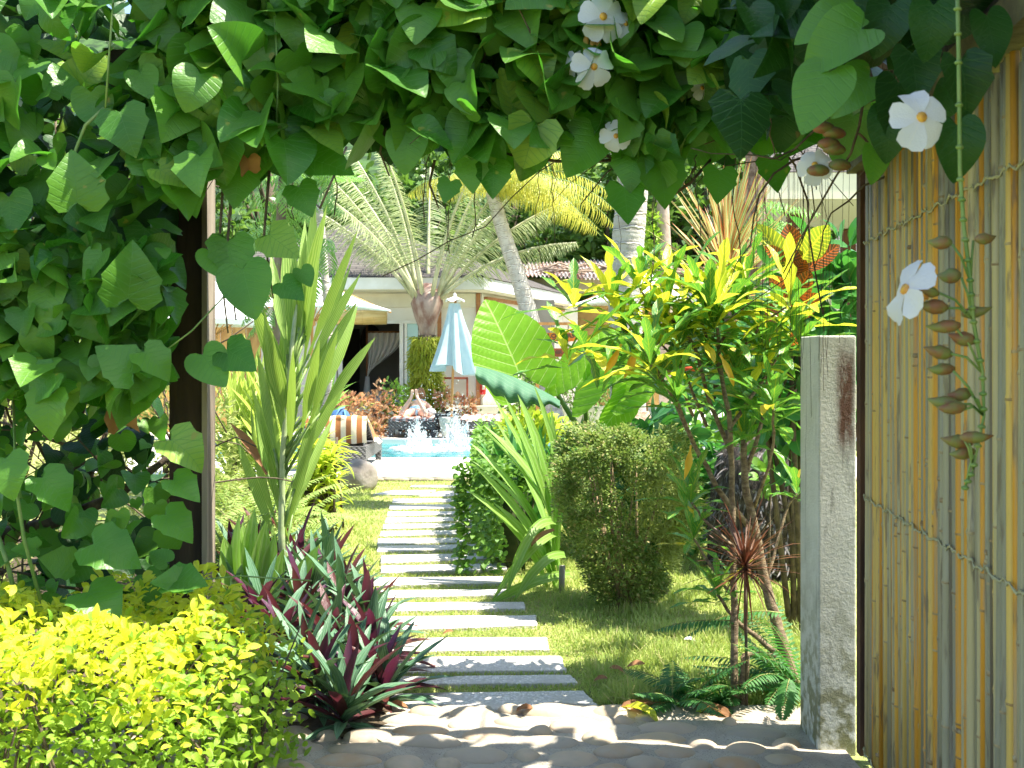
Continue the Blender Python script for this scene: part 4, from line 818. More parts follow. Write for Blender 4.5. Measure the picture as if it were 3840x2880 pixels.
# over the arch
V1 = thing('trumpet_vine', 'thick flowering vine covering the arch overhead', 'vine', (0, 4.4, 2.6), 'flowering vines of the gateway')
n = 1350; px = U(560, 3250, n); Yv = 3.92 + .5 * rng.random(n) ** .9; pb = interp(*BOT, px); zb = CH + (HZ - pb) * Yv / FPX
z = zb + .14 + (3.08 - zb) * rng.random(n) ** .9
px2 = px; pts = np.stack([(px2 - 1920) * Yv / FPX, Yv, z], 1)
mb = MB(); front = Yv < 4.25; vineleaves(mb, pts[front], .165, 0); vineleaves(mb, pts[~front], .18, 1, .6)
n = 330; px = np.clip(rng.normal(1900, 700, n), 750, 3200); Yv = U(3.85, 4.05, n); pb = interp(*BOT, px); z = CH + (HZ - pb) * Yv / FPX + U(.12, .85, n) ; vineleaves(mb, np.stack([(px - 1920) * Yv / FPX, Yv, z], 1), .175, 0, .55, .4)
mb.build('foliage', [M['vine'], M['vine_shaded']], V1)
mb = MB(); tangle(mb, 22, (-1.4, 4.05, 2.45), (1.3, 4.5, 2.7), (.002, .007)); strands(mb, 34, 850, 3150, lambda q: interp(*BOT, q), (60, 420), 4.1, 4.6)
mb.build('tangled_stems', M['stem'], V1)['kind'] = 'stuff'
mb = MB()
for a_ in ((2480, 700, 2250, 560), (2700, 560, 2480, 760), (1780, 560, 2400, 600)): mb = MB(); mb.tube([P(a_[0], a_[1], 4.2), P((a_[0] + a_[2]) / 2, (a_[1] + a_[3]) / 2 + 25, 4.15), P(a_[2], a_[3], 4.2)], .006, 6); mb.build('stem', M['stem'], V1)
for (px, y0, y1) in ((840, 640, 1250), (1010, 640, 1120), (870, 700, 1200), (1445, 480, 660), (1630, 600, 780)):
    mb = MB(); mb.tube([P(px, y0, 4.1), P(px - 20, (y0 + y1) / 2, 4.1), P(px + 15, y1, 4.12)], [.006, .005, .003], 5); mb.build('hanging_stem', M['stem'], V1); mb = MB()
for k in range(26): px = 3000 + rng.normal(0, 90); mb.tube([P(px, 560, 4.3), P(px + U(-12, 12), 1000, 4.3), P(px + U(-20, 20), U(1150, 1600), 4.3)], .0009, 3)
mb.build('dry_threads', M['stem'], V1)['kind'] = 'stuff'
mb = MB()                                          # individually placed leaves at the lower rim, as in the photo
for (px, py, s_, dx, dz, nx_, nz_) in ((2020, 300, 215, .1, -1, 0, .25), (1660, 130, 190, -.5, -.85, 0, .3), (2010, 470, 190, 0, -1, .2, .1), (1530, 500, 160, -.1, -1, -.1, .2), (2440, 420, 190, .15, -1, .2, .3), (2470, 600, 190, .2, -1, .3, 0), (2380, 560, 170, -.2, -1, -.4, .2),
    (2340, 700, 150, .1, -1, .2, .1), (2230, 500, 200, -.6, -.8, -.2, .3), (1850, 620, 130, 0, -1, .1, .1), (1770, 600, 130, 0, -1, -.2, .1), (1140, 590, 210, .9, -.25, 0, .8), (900, 620, 170, -.1, -1, .1, .3), (910, 1010, 200, .3, -1, .1, .2), (860, 900, 170, .2, -1, .3, .2), (1010, 880, 150, .7, -.5, 0, .3), (1120, 700, 130, .4, -.8, .1, .2),
    (1060, 1060, 110, .7, -.5, .2, .4), (1130, 1010, 80, .5, -.8, .4, .2), (760, 1330, 160, .5, -.6, 0, .4), (850, 1310, 150, .5, -.3, 0, .4), (790, 940, 120, .4, -.8, 0, .4), (2780, 420, 180, -.2, -1, 0, .3), (2890, 600, 130, .2, -1, .2, .1), (2700, 640, 130, -.1, -1, .1, .3), (1690, 680, 90, -.3, -1, 0, .2)):
    Y = 4.0 if px > 900 else 4.1
    mb.leaves(LOBED if s_ % 20 else HEART, [P(px, py, Y)], (dx, -.25, dz), (nx_, -1, nz_), s_ * Y / FPX, s_ * .95 * Y / FPX, U(.1, .6), U(.05, .25), .025)
mb.build('rim_leaves', M['vine'], V1)
for f_ in ((2262, 62, 175, 3.8, (.2, -1, -.1), 0), (2345, 88, 120, 3.85, (.8, -1, .1), .4), (2162, 225, 125, 3.85, (-.9, -1, .3), 0), (2228, 250, 155, 3.78, (.1, -1, -.2), .1), (2258, 20, 130, 3.85, (0, -1, .2), .5), (2310, 510, 115, 3.9, (-.1, -1, 0), .3), (2632, 330, 90, 3.95, (.7, -1, 0), .2)): flower(V1, f_[0], f_[1], f_[2], f_[3], f_[4], f_[5])
dryleaf(V1, 930, 640, 90, 4.0)
mb = MB()
for k in range(16): q = P(2215 + rng.normal(0, 35), 165 + rng.normal(0, 30), 3.85); mb.blob(q, (.008, .008, .022), 8, 6, .05)
mb.build('spent_buds', mat('orange_bud', (.5, .25, .06), (.35, .3, .06), 40, .6), V1)

# left wall of vine
V2 = thing('trumpet_vine', 'sunlit leafy vine wall left of the wooden post', 'vine', (-1.9, 4.5, 0), 'flowering vines of the gateway')
mb = MB()
def lv(n, x0, x1, y0, y1, Y0, Y1, size, m, keep=lambda a, b: True, **k_):
    px = U(x0, x1, n); py = U(y0, y1, n); Y = U(Y0, Y1, n); kk = np.array([keep(a, b) for a, b in zip(px, py)]); px, py, Y = px[kk], py[kk], Y[kk]
    vineleaves(mb, np.stack([(px - 1920) * Y / FPX, Y, CH - (py - HZ) * Y / FPX], 1), size, m, **k_)
edge = lambda py: np.interp(py, [-200, 300, 700, 900, 1300, 1500, 1900, 2100], [1200, 900, 720, 640, 640, 580, 600, 640])
lv(480, -350, 1150, -200, 1450, 3.95, 4.3, .15, 0, lambda a, b: a < edge(b))
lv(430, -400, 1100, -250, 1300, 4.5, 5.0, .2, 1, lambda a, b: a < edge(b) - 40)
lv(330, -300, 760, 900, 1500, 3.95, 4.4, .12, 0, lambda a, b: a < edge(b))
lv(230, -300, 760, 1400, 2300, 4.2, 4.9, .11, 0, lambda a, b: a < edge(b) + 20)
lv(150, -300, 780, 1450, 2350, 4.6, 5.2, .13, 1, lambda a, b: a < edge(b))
for (px, py, s_, dx, dz, nx_, nz_) in ((350, 2040, 230, 1, -.25, 0, .7), (160, 1790, 190, 1, -.7, .2, .7), (20, 1720, 190, .1, -.3, 0, .9), (190, 1480, 200, -.1, -.9, 0, .5), (480, 1120, 250, .2, .9, .2, .5), (540, 1320, 170, 1, -.6, 0, .6), (500, 1400, 200, -.6, .6, 0, .5), (200, 1400, 180, -.9, -.8, 0, .6), (330, 2220, 220, .3, -.1, 0, .9), (300, 2330, 130, 0, -.9, 0, .4),
    (1150, 0, 0, 0, 0, 0, 1), (290, 760, 230, 0, .95, 0, .6), (450, 420, 210, .2, -.5, 0, .6), (700, 60, 230, .6, .6, 0, .8), (960, 100, 220, 0, -1, 0, .5), (1100, 260, 190, .5, -.7, .1, .6), (1240, 330, 150, .9, .1, .1, .7), (640, 2180, 170, .6, .1, 0, .8), (700, 2190, 150, -.5, .1, 0, .9), (620, 1930, 170, .9, -.6, .2, .5), (640, 1650, 200, .8, -.4, .2, .5), (650, 1800, 150, .9, -.6, .3, .6)):
    if s_: mb.leaves(LOBED, [P(px, py, 3.92 if px < 1000 else 3.98)], (dx, -.2, dz), (nx_ + U(-.2, .4), -.8, nz_ + .2), s_ * 3.5 / FPX, s_ * 3.3 / FPX, U(.2, 1.1), U(.05, .35), .04)
mb.build('foliage', [M['vine'], M['vine_shaded']], V2)
mb = MB(); tangle(mb, 90, (-2.9, 4.7, .3), (-1.55, 5.4, 1.6), (.002, .008), False); tangle(mb, 30, (-2.9, 4.9, 1.6), (-1.5, 5.3, 3.0), (.004, .01), False); mb.build('tangled_stems', M['stem'], V2)['kind'] = 'stuff'; mb = MB()
for nm_, mt_, pts_, rd_ in (('stem', 'stem', ((-40, 2010, 4.9), (200, 1960, 4.9), (420, 1870, 4.9), (600, 1740, 4.9), (720, 1640, 5)), [.030, .028, .024, .016, .012]), ('stem', 'stem', ((100, 2010, 5), (330, 1810, 5), (420, 1560, 5)), [.012, .014, .01]), ('stem', 'stem', ((250, 1850, 5), (130, 1640, 5), (60, 1480, 5)), [.012, .01, .008]),
    ('green_shoot', 'greenstem', ((165, 2300, 4.1), (90, 2020, 4.1), (60, 1820, 4.1), (50, 1480, 4.2)), [.007, .007, .006, .004]), ('green_shoot', 'greenstem', ((70, 2280, 4.2), (30, 2120, 4.2), (-10, 2000, 4.2)), .009), ('green_shoot', 'greenstem', ((245, 760, 3.95), (285, 560, 3.95), (320, 470, 3.95), (390, 405, 3.95)), .006),
    ('green_shoot', 'greenstem', ((395, 420, 3.95), (410, 200, 3.95), (425, 0, 3.95)), .004), ('green_shoot', 'greenstem', ((1035, 620, 3.9), (1042, 300, 3.9), (1030, 60, 3.9)), .004), ('green_shoot', 'greenstem', ((600, 1330, 4.), (720, 1240, 4.), (860, 1090, 4.)), .003), ('green_shoot', 'greenstem', ((700, 2180, 4.1), (900, 2160, 4.1), (1170, 2178, 4.1)), .003)):
    mb = MB(); mb.tube([P(*q_) for q_ in pts_], rd_, 7); mb.build(nm_, M[mt_], V2)

flower(V2, 25, 365, 115, 4.1, (.2, -1, .1), .2); dryleaf(V2, 545, 640, 110, 4.2); dryleaf(V2, 450, 1610, 130, 4.3); dryleaf(V2, 30, 420, 60, 4.15)

# right cluster close to the camera
V3 = thing('trumpet_vine', 'vine with hanging bud string in front of the bamboo gate', 'vine', (1.0, 2.6, 2.3), 'flowering vines of the gateway')
mb = MB()
for (px, py, s_, dx, dz, nx_, nz_, Y) in ((3230, 110, 300, -.9, -.5, .1, .6, 2.5), (3190, 60, 260, -.8, -.2, .1, .7, 2.6), (3110, 270, 290, -.45, -.9, -.3, .3, 2.5), (3260, 290, 230, -.6, -.5, 0, .5, 2.7), (3370, 310, 250, -.1, -1, .2, .3, 2.6), (3340, 420, 220, -.1, -1, -.2, .2, 2.6), (3420, 200, 240, .1, -1, 0, .3, 2.5), (3600, 230, 260, .2, -.9, .1, .2, 2.3), (3590, 470, 250, .05, -1, 0, .1, 2.3), (3500, 20, 240, -.1, -1, 0, .4, 2.4), (3340, 20, 230, -.3, -1, 0, .4, 2.6), (3040, 60, 220, -.2, -1, 0, .5, 3.2), (2960, 180, 230, -.1, -1, .1, .4, 3.2), (3090, 160, 200, 0, -1, -.1, .4, 3.0), (2880, 90, 240, -.1, -1, 0, .4, 3.6), (2800, 220, 230, -.2, -1, .1, .3, 3.8), (3560, 330, 170, -.3, -1, .3, .2, 2.5), (3280, 560, 150, 0, -1, .2, .2, 2.7), (3700, 60, 220, .2, -1, .1, .3, 2.5), (2950, 400, 200, -.1, -1, 0, .3, 3.8), (3020, 330, 170, .2, -1, 0, .3, 3.8)):
    mb.leaves(HEART if (px // 10) % 3 else LOBED, [P(px, py, Y)], (dx, -.15, dz), (nx_, -1, nz_), s_ * .9 * Y / FPX, s_ * .72 * Y / FPX, U(.2, .9), U(.05, .35), .035, m=int(px > 3320 or px < 3100))  # outer leaves get the darker colour to look shaded
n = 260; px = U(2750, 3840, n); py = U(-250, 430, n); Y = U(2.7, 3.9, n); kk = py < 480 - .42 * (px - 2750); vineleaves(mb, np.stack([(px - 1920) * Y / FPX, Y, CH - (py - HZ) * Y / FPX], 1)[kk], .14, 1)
mb.build('foliage', [M['vine'], M['vine_shaded']], V3)
mb = MB()
main = [P(3590, -60, 2.2), P(3595, 200, 2.2), P(3600, 640, 2.2), P(3615, 850, 2.2), P(3640, 1060, 2.2), P(3650, 1200, 2.2), P(3685, 1400, 2.2), P(3690, 1560, 2.2), P(3650, 1760, 2.2), P(3620, 1830, 2.2)]
mb.tube(main, [.0042] * 6 + [.0036, .003, .002, .001], 7)
mp = np.array(main)
for k in range(26):
    s_ = k / 25; q = A(*[np.interp(s_ * (len(mp) - 1), range(len(mp)), mp[:, i]) for i in range(3)]); mb.blob(q, (.008, .008, .005), 8, 5, .1)
BUDS = ((3525, 910, -1), (3695, 895, 1), (3560, 1035, -1), (3470, 1090, -1), (3500, 1150, -1), (3540, 1225, -1), (3610, 1270, -1), (3660, 1170, 1), (3530, 1385, -1), (3520, 1320, -1), (3540, 1510, -1), (3590, 1655, -1), (3570, 1530, -1), (3660, 1640, 1), (3610, 1700, -1), (3600, 1480, -1))
for i, (bx_, by_, sd_) in enumerate(BUDS):
    q = P(bx_, by_, 2.2 + U(-.05, .03)); q2 = P(bx_ - sd_ * 45, by_ + 6, 2.2); zt = by_ + 110; k_ = np.argmin(np.abs(mp[:, 2] - P(0, zt, 2.2)[2])); mb.tube([q2, (q2 + mp[k_]) / 2 + A(0, 0, .012), mp[k_]], .0026, 6)
mb.build('stem', M['greenstem'], V3); mb = MB(); tangle(mb, 26, (.95, 3.3, 2.3), (1.5, 4.3, 2.75), (.002, .006), True, (.2, .7))
mb.build('tangled_stems', M['stem'], V3)['kind'] = 'stuff'
for i, (bx_, by_, sd_) in enumerate(BUDS):
    q = P(bx_, by_, 2.2 + U(-.04, .03)); mb = MB(); d = nrm(A(sd_ * U(.7, 1), U(-.2, .2), U(-.15, .2))); L_ = U(.042, .062)
    mb.tube([q - d * L_ * .5, q - d * L_ * .3, q, q + d * L_ * .25, q + d * L_ * .55 + A(0, 0, .004)], np.array([.005, .0125, .0145, .0095, .0012]) * U(.75, 1.1), 10, ell=.8); mb.build('flower_bud', M['bud'], V3)
for (bx_, by_) in ((3070, 640), (3130, 500), (3190, 310), (3120, 100), (3170, 80), (3090, 480), (3130, 560), (3150, 620), (3110, 540)):
    mb = MB(); q = P(bx_, by_, 2.9); mb.blob(q, (.03, .018, .016), 12, 8, .05); mb.build('flower_bud', M['bud'], V3)
flower(V3, 3455, 440, 235, 2.2, (.1, -1, .15), .2); flower(V3, 3055, 618, 135, 2.9, (-.2, -1, .1), .5); flower(V3, 2985, 20, 130, 3.4, (.3, -1, -.5), .1); flower(V3, 3030, 60, 100, 3.4, (.6, -1, -.3), .6)
flower(V3, 3395, 1085, 250, 2.15, (-1, -.25, .35), .3)

# ================================================================== PLANTING
def rosette(mb, c, n, T, L, W, tilt0, tilt1, bend=(.3, 1.2), fold=.15, rise=0., wave=.01, m=0, az=None, pick=None, facing=None):
    """n leaves spiralling round c; tilt from the vertical goes tilt0 (top) to tilt1 (bottom)"""
    k = np.arange(n); a = k * 2.39996 + U(0, 6.28) + rng.normal(0, .15, n) if az is None else U(az[0], az[1], n)
    f = k / max(n - 1, 1); ti = tilt0 + (tilt1 - tilt0) * f + rng.normal(0, .08, n)
    D = np.stack([np.sin(ti) * np.cos(a), np.sin(ti) * np.sin(a), np.cos(ti)], 1); N = np.stack([-np.cos(ti) * np.cos(a), -np.cos(ti) * np.sin(a), np.sin(ti)], 1)
    base = np.array(c) + np.stack([np.zeros(n), np.zeros(n), -rise * f], 1)
    mm = rng.integers(0, 2, n) if pick is None else (rng.random(n) < pick)
    for q in (0, 1):
        kk = mm == q
        if m == -1 or pick is not None: mi = q
        else: mi = m
        mb.leaves(T, base[kk], D[kk], N[kk], U(*L, kk.sum()), U(*W, kk.sum()), U(*bend, kk.sum()), fold, wave, m=mi)
def bushleaves(mb, c, r, n, T, size, wr=1., shell=.55, up=.6, m=0, lo=-1., noise=.12, seed=0, out=1.):
    rs = np.random.default_rng(seed); d = nrm(rng.normal(0, 1, (n, 3))); d = d[d[:, 2] > lo]; n = len(d)
    ph = rs.uniform(0, 6.28, (5, 1)); kx = rs.normal(0, 3, (5, 3)); q = 1 + noise * np.sin(kx @ d.T + ph).sum(0) / 1.5
    f = (shell + (1 - shell) * rng.random(n) ** .7) * q; p_ = np.array(c) + d * f[:, None] * np.array(r)
    D = nrm(d * out + rng.normal(0, .5, (n, 3)) + A(0, 0, up * .3)); N = A(0, 0, up) + d * .5 + rng.normal(0, .45, (n, 3))
    s_ = U(size[0], size[1], n); mb.leaves(T, p_, D, N, s_, s_ * wr, U(.1, .8, n), U(.05, .25, n), 0, m=m)
    return p_
# golden hedge bottom left
HG = thing('golden_hedge', 'bright yellow leafed hedge in the bottom left corner', 'hedge', (-1.9, 4.0, 0))
mb = MB(); n = 12500
xh = U(-3.0, -.9, n); yh = U(3.15, 4.5, n); top = .74 + .05 * np.sin(xh * 6) * np.sin(yh * 7) + .03 * np.sin(xh * 17 + yh * 5) - .25 * np.clip((xh + 1.12) / .3, 0, 1) ** 2 - .12 * np.clip((yh - 4.3) / .2, 0, 1)
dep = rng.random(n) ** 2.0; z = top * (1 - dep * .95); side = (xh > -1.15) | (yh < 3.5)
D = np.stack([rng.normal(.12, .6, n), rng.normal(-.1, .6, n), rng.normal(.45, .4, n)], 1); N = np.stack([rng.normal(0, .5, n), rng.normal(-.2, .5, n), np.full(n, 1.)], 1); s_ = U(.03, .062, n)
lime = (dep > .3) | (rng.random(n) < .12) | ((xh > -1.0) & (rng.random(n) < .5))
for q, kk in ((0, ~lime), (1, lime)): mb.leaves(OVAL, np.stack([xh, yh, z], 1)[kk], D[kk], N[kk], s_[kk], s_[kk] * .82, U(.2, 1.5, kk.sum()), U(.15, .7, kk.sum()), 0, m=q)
n = 900; xs_ = U(-1.2, -.82, n); ys_ = U(3.7, 4.75, n); zs_ = U(.0, .62, n) * (1 - np.clip((xs_ + 1.15) / .6, 0, 1) * .5); mb.leaves(OVAL, np.stack([xs_, ys_, zs_], 1), rng.normal(0, 1, (n, 3)) + A(.3, -.2, .3), A(0, 0, 1) + rng.normal(0, .5, (n, 3)), U(.03, .055, n), U(.03, .055, n), .6, .2, m=1)
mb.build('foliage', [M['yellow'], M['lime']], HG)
mb = MB()
for k in range(70):
    p0 = A(U(-2.9, -.9), U(3.3, 4.5), 0); mb.tube([p0, p0 + A(U(-.1, .1), U(-.1, .1), .35), p0 + A(U(-.2, .2), U(-.2, .2), .62)], [.007, .005, .002], 5)
mb.build('twigs', M['stem'], HG)
# oyster plants
OY = thing('oyster_plant', 'green and purple sword-leaved clump beside the path start', 'plant', (-.8, 5.2, 0))
mb = MB()
for (px, py, zc, s_) in ((1290, 2740, .08, 1), (1440, 2640, .06, 1.05), (1200, 2680, .12, 1), (1330, 2620, .10, 1), (1150, 2600, .12, 1), (1400, 2520, .10, 1.1), (1250, 2520, .12, 1), (1060, 2520, .14, 1), (1130, 2420, .16, 1.05), (1280, 2400, .15, 1.1), (1370, 2420, .12, 1), (1120, 2250, .22, 1.15), (990, 2230, .22, 1.2), (1230, 2260, .18, 1.1), (870, 2270, .2, 1.1), (980, 2420, .15, 1), (1180, 2340, .16, 1.05), (1060, 2320, .18, 1.1), (1290, 2320, .12, 1.), (950, 2300, .18, 1.1), (890, 2380, .15, 1)):
    rosette(mb, G(px, py) + A(0, 0, zc), 28, STRAP, (.27 * s_, .42 * s_), (.022, .033), .1, 1.45, (.1, .9), .35, rise=.06, wave=.008, pick=.4)
mb.build('foliage', [M['oyster'], M['oyster_purple']], OY)
# tall pleated palm grass
PGR = thing('palm_grass', 'tall upright plant with long pleated green and cream leaves', 'plant', (-1.42, 7.0, 0))
st0 = [P(1065, 2240, 7), P(1055, 2000, 7), P(1060, 1700, 7), P(1090, 1350, 7), P(1120, 1050, 7)]
mb = MB(); mb.tube(st0, [.024, .022, .018, .015, .01], 9)
mb.build('stem', mat('pale_green_cane', (.3, .38, .16), (.42, .48, .26), 12, .5), PGR)
LV = [(1120, 1250, 1150, 830), (1090, 1300, 1085, 870), (1150, 1350, 1330, 890), (1140, 1400, 1335, 1040), (1130, 1300, 1215, 800), (1080, 1350, 1010, 930), (1090, 1500, 960, 1130), (1180, 1420, 1330, 1140), (1200, 1500, 1350, 1150), (1120, 1500, 1050, 1120), (1080, 1600, 1000, 1240), (1130, 1620, 1200, 1290), (1090, 1650, 1080, 1230), (1150, 1650, 1260, 1330), (1060, 1800, 980, 1340), (1100, 1850, 1190, 1480), (1070, 1880, 985, 1520), (1090, 1950, 1230, 1560), (1060, 1950, 960, 1560), (1120, 1750, 1300, 1400), (1030, 1700, 975, 1340), (1110, 1400, 1120, 950), (1140, 1250, 1180, 770), (1060, 2020, 1180, 1600), (1055, 2010, 880, 1570), (1070, 1750, 1120, 1330), (1160, 1560, 1235, 1200)]
LV += [(x0 + U(-25, 25), y0 + U(20, 120), x1 + U(-45, 45), y1 + U(20, 140)) for (x0, y0, x1, y1) in LV[::2]]
for i, (x0, y0, x1, y1) in enumerate(LV):
    a_ = P(x0, y0, 7 + .02 * (i % 5)); b_ = P(x1, y1, 7 + U(-.25, .3)); d = b_ - a_; sp = i in (1, 4, 6, 9, 12, 10, 21)
    mb = MB(); mb.leaves(SPEAR, [a_], d, (rng.normal(0, .35), -1, .15), np.linalg.norm(d) * 1.06, U(.05, .06) * (1.05 if sp else .6), U(-.2, .45), U(.05, .3), .006)
    mb.tube([A(*[np.interp(a_[2] - .25, [p_[2] for p_ in st0], [p_[i_] for p_ in st0]) for i_ in (0, 1)], a_[2] - .25), a_ + d * .05], [.012, .007], 6, m=1); mb.build('leaf', [M['palmgrass'], M['greenstem']], PGR)
mb = MB(); mb.leaves(SPEAR, [P(1000, 1780, 6.95)], (-.55, 0, .95), (.6, -1, .3), .42, .03, .5, .6, .02); mb.build('withered_leaf', M['dry'], PGR)
BL = thing('broad_leaf_plant', 'cluster of upright broad pale leaves behind the oyster plants', 'plant', (-1.55, 6.5, 0))
for (x0, y0, x1, y1) in ((900, 2240, 870, 1930), (930, 2240, 945, 1905), (960, 2240, 1000, 1950), (990, 2240, 1035, 2000), (1010, 2280, 1060, 2060), (880, 2260, 840, 2010), (1090, 2260, 1200, 2040), (950, 2260, 905, 1960)):
    a_, b_ = P(x0, y0, 6.5), P(x1, y1, 6.5); mb = MB(); mb.leaves(STRAP, [a_], b_ - a_ + A(0, U(-.05, .05), 0), (rng.normal(0, .5), -1, .2), np.linalg.norm(b_ - a_), U(.045, .06), U(-.1, .3), .2); mb.build('leaf', M['strap'], BL)
# ferns left
def frond(mb, base, az, tilt, L, n, ll, lw, droop=1.1, T=CARD, m=0, stem=None, prof=None, ldroop=.2, out=1.2):
    """pinnate frond: arched rachis with leaflets on both sides"""
    D = A(math.sin(tilt) * math.cos(az), math.sin(tilt) * math.sin(az), math.cos(tilt)); N = nrm(A(0, 0, 1) - D * D[2] + 1e-6); S = np.cross(D, N)
    t_ = (np.arange(n) + .5) / n; th = droop * t_; pos = lambda q: np.array(base) + L * (np.sin(droop * q)[:, None] / droop * D - ((1 - np.cos(droop * q)) / droop)[:, None] * N)
    p_ = pos(t_); tan = np.cos(th)[:, None] * D - np.sin(th)[:, None] * N; nn_ = np.sin(th)[:, None] * D + np.cos(th)[:, None] * N
    pf = (np.sin(np.pi * np.clip(t_ * .93 + .1, 0, 1)) ** .6 if prof is None else prof(t_)) * ll
    for sg in (-1, 1):
        d = S * sg * out + tan * .45 + rng.normal(0, .06, (n, 3)) - nn_ * ldroop * 0 + A(0, 0, -ldroop)
        mb.leaves(T, p_, d, nn_ + rng.normal(0, .12, (n, 3)), pf, lw, U(.1, .5, n) + ldroop, .1, m=m)
    if stem is not None: mb.tube(pos(np.linspace(0, 1, 8)), np.linspace(stem, stem * .3, 8), 4, m=m + 1)
rach = mat('fern_rachis', (.25, .2, .06), (.3, .32, .1), 10, .7)
labs = ['tall arching fern between the wooden post and the palm grass', 'big fern directly right of the wooden post foot', 'fern behind with orange-brown old fronds', 'low fern at the foot of the yellow striped shrub']
for i, (px, py, Y, s_, n_) in enumerate(((880, 2000, 8.2, 1.0, 26), (760, 2150, 7.4, 1.0, 24), (850, 1750, 9.6, 1.0, 22), (1010, 1850, 9.0, .9, 22))):
    c = G(px, HZ + CH * FPX / Y); t_ = thing('fern', labs[i], 'fern', c, 'sunlit ferns in the left bed'); mb = MB()
    for k in range(int(n_ * 1.5)): frond(mb, c + A(U(-.3, .3), U(-.3, .3), U(.0, .3)), U(0, 6.28), U(.1, .9), U(.55, .95) * s_, 30, .085, .011 * 2, U(.8, 1.6), m=0, stem=.003)
    mb.build('fronds', [M['fern'], rach], t_)
# orange-tinted old fronds and dense fine-leaf bushes seen through the vine wall
for i, (cx, cy, rx, ry, rz, lab, nn_) in enumerate(((-3.55, 7.6, 1.0, .7, 1.25, 'fine-leaved golden green bush seen through the vine wall', 9500), (-2.35, 7.9, .45, .5, .95, 'narrow fine-leaved bush beside the left ferns', 4200), (-5.2, 9, 1.0, .9, 1.5, 'fine-leaved bush at the far left edge behind the vine', 4000))):
    t_ = thing('feathery_bush', lab, 'bush', (cx, cy, 0), 'feathery bushes on the left'); mb = MB()
    p_ = bushleaves(mb, (cx, cy, rz * .8), (rx, ry, rz), nn_, CARD, (.035, .075), .3, .6, .4, lo=-.85, seed=i); mb.build('foliage', M['aralia2'], t_)
    mb = MB(); [mb.tube([(cx + U(-.1, .1), cy, 0), (cx + U(-.3, .3) * rx, cy + U(-.2, .2), rz), (cx + U(-.6, .6) * rx, cy + U(-.3, .3), rz * 1.5)], [.02, .012, .004], 5) for k in range(12)]; mb.build('stem', M['stem'], t_)
TI = thing('striped_cordyline', 'pale yellow striped spiky plant in front of the plank fence', 'plant', (-2.35, 10, 0)); mb = MB()
for (px, Y, zt) in ((880, 10, 1.15), (940, 10.1, 1.3), (990, 9.9, 1.2), (1030, 10.2, 1.1), (910, 10.3, .9), (970, 10, .95), (860, 10.2, .8)): rosette(mb, (W(px, Y), Y, zt), 26, STRAP, (.4, .6), (.022, .035), .05, 1.0, (.0, .5), .3, rise=.5)
mb.build('foliage', M['tilime'], TI)
mb = MB(); [mb.tube([(W(px, 10), 10, 0), (W(px, 10), 10, 1.1)], .02, 6) for px in (880, 940, 990, 1030)]; mb.build('stem', M['stem'], TI)
LP = thing('lady_palm', 'yellow green strap-leaved clump next to the boulder', 'plant', (W(1215, 10.4), 10.4, 0)); mb = MB()
for k in range(46):
    Y = 10.4 + U(-.35, .4); c = (W(U(1120, 1245), Y), Y, U(.1, .82)); rosette(mb, c, 9, STRAP, (.2, .34), (.014, .022), .5, 1.5, (.6, 1.4), .2)
mb.build('foliage', M['ladypalm'], LP); mb = MB(); [mb.tube([(W(px, 10.4) + U(-.03, .03), 10.4 + U(-.3, .3), 0), (W(px, 10.4), 10.4, U(.4, .9))], .012, 6) for px in np.linspace(1130, 1270, 22)]; mb.build('stem', M['stem'], LP)

# right of the path: clipped hedge, strap leaves, aralia ball
HR = thing('green_hedge', 'low green leafy hedge along the right edge of the path', 'hedge', (0, 10.5, 0)); mb = MB(); n = 9000
ty = rng.random(n); yh = 8.3 + 5.9 * ty; x0 = np.interp(yh, [8.3, 9.5, 11, 13, 14.2], [-.12, -.30, -.38, -.42, -.42]); wd = .62; q = rng.random(n); fc = rng.random(n)
xh = np.where(fc < .5, x0 + U(0, .08, n), x0 + wd * q); zt = .74 + .06 * np.sin(yh * 5) + .04 * np.sin(yh * 13); zh = np.where(fc < .5, zt * rng.random(n) ** .8, zt + U(-.08, .04, n)); yh = np.where(rng.random(n) < .12, 8.3 + U(0, .1, n), yh)
D = np.stack([rng.normal(-.5, .5, n), rng.normal(-.3, .5, n), rng.normal(.1, .5, n)], 1); s_ = U(.035, .065, n)
mb.leaves(OVAL, np.stack([xh, yh, zh], 1), D, A(-.2, -.3, 1) + rng.normal(0, .45, (n, 3)), s_, s_ * 1.3, .6, .15)
mb.build('foliage', M['hedge'], HR)
mb = MB(); [mb.tube([(np.interp(y_, [8.3, 14.2], [.1, -.2]), y_, 0), (np.interp(y_, [8.3, 14.2], [.1, -.2]) + U(-.15, .15), y_ + U(-.1, .1), .62)], [.015, .006], 5) for y_ in np.linspace(8.5, 14, 45)]
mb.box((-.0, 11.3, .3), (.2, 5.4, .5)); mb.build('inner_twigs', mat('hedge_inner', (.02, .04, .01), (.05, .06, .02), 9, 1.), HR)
CR = thing('crinum_lily', 'large strap-leaved lily leaning over the stepping slabs', 'plant', (.30, 8.0, 0))
LS = [(2080, 1900, 1860, 1560, .0), (2100, 1900, 1900, 1590, .1), (2080, 1950, 1940, 1500, 0), (2060, 2000, 1850, 1640, .2), (2090, 2050, 1880, 1700, .2), (2100, 2100, 1960, 1600, 0), (2070, 2100, 1900, 1760, .3), (2090, 2000, 1990, 1540, 0), (2060, 1850, 2010, 1520, .1), (2110, 1850, 2080, 1500, 0), (2090, 2150, 1930, 1880, .5), (2080, 2060, 2100, 1600, 0), (2100, 2200, 2000, 1780, .2), (2050, 2150, 1890, 1820, .5)]
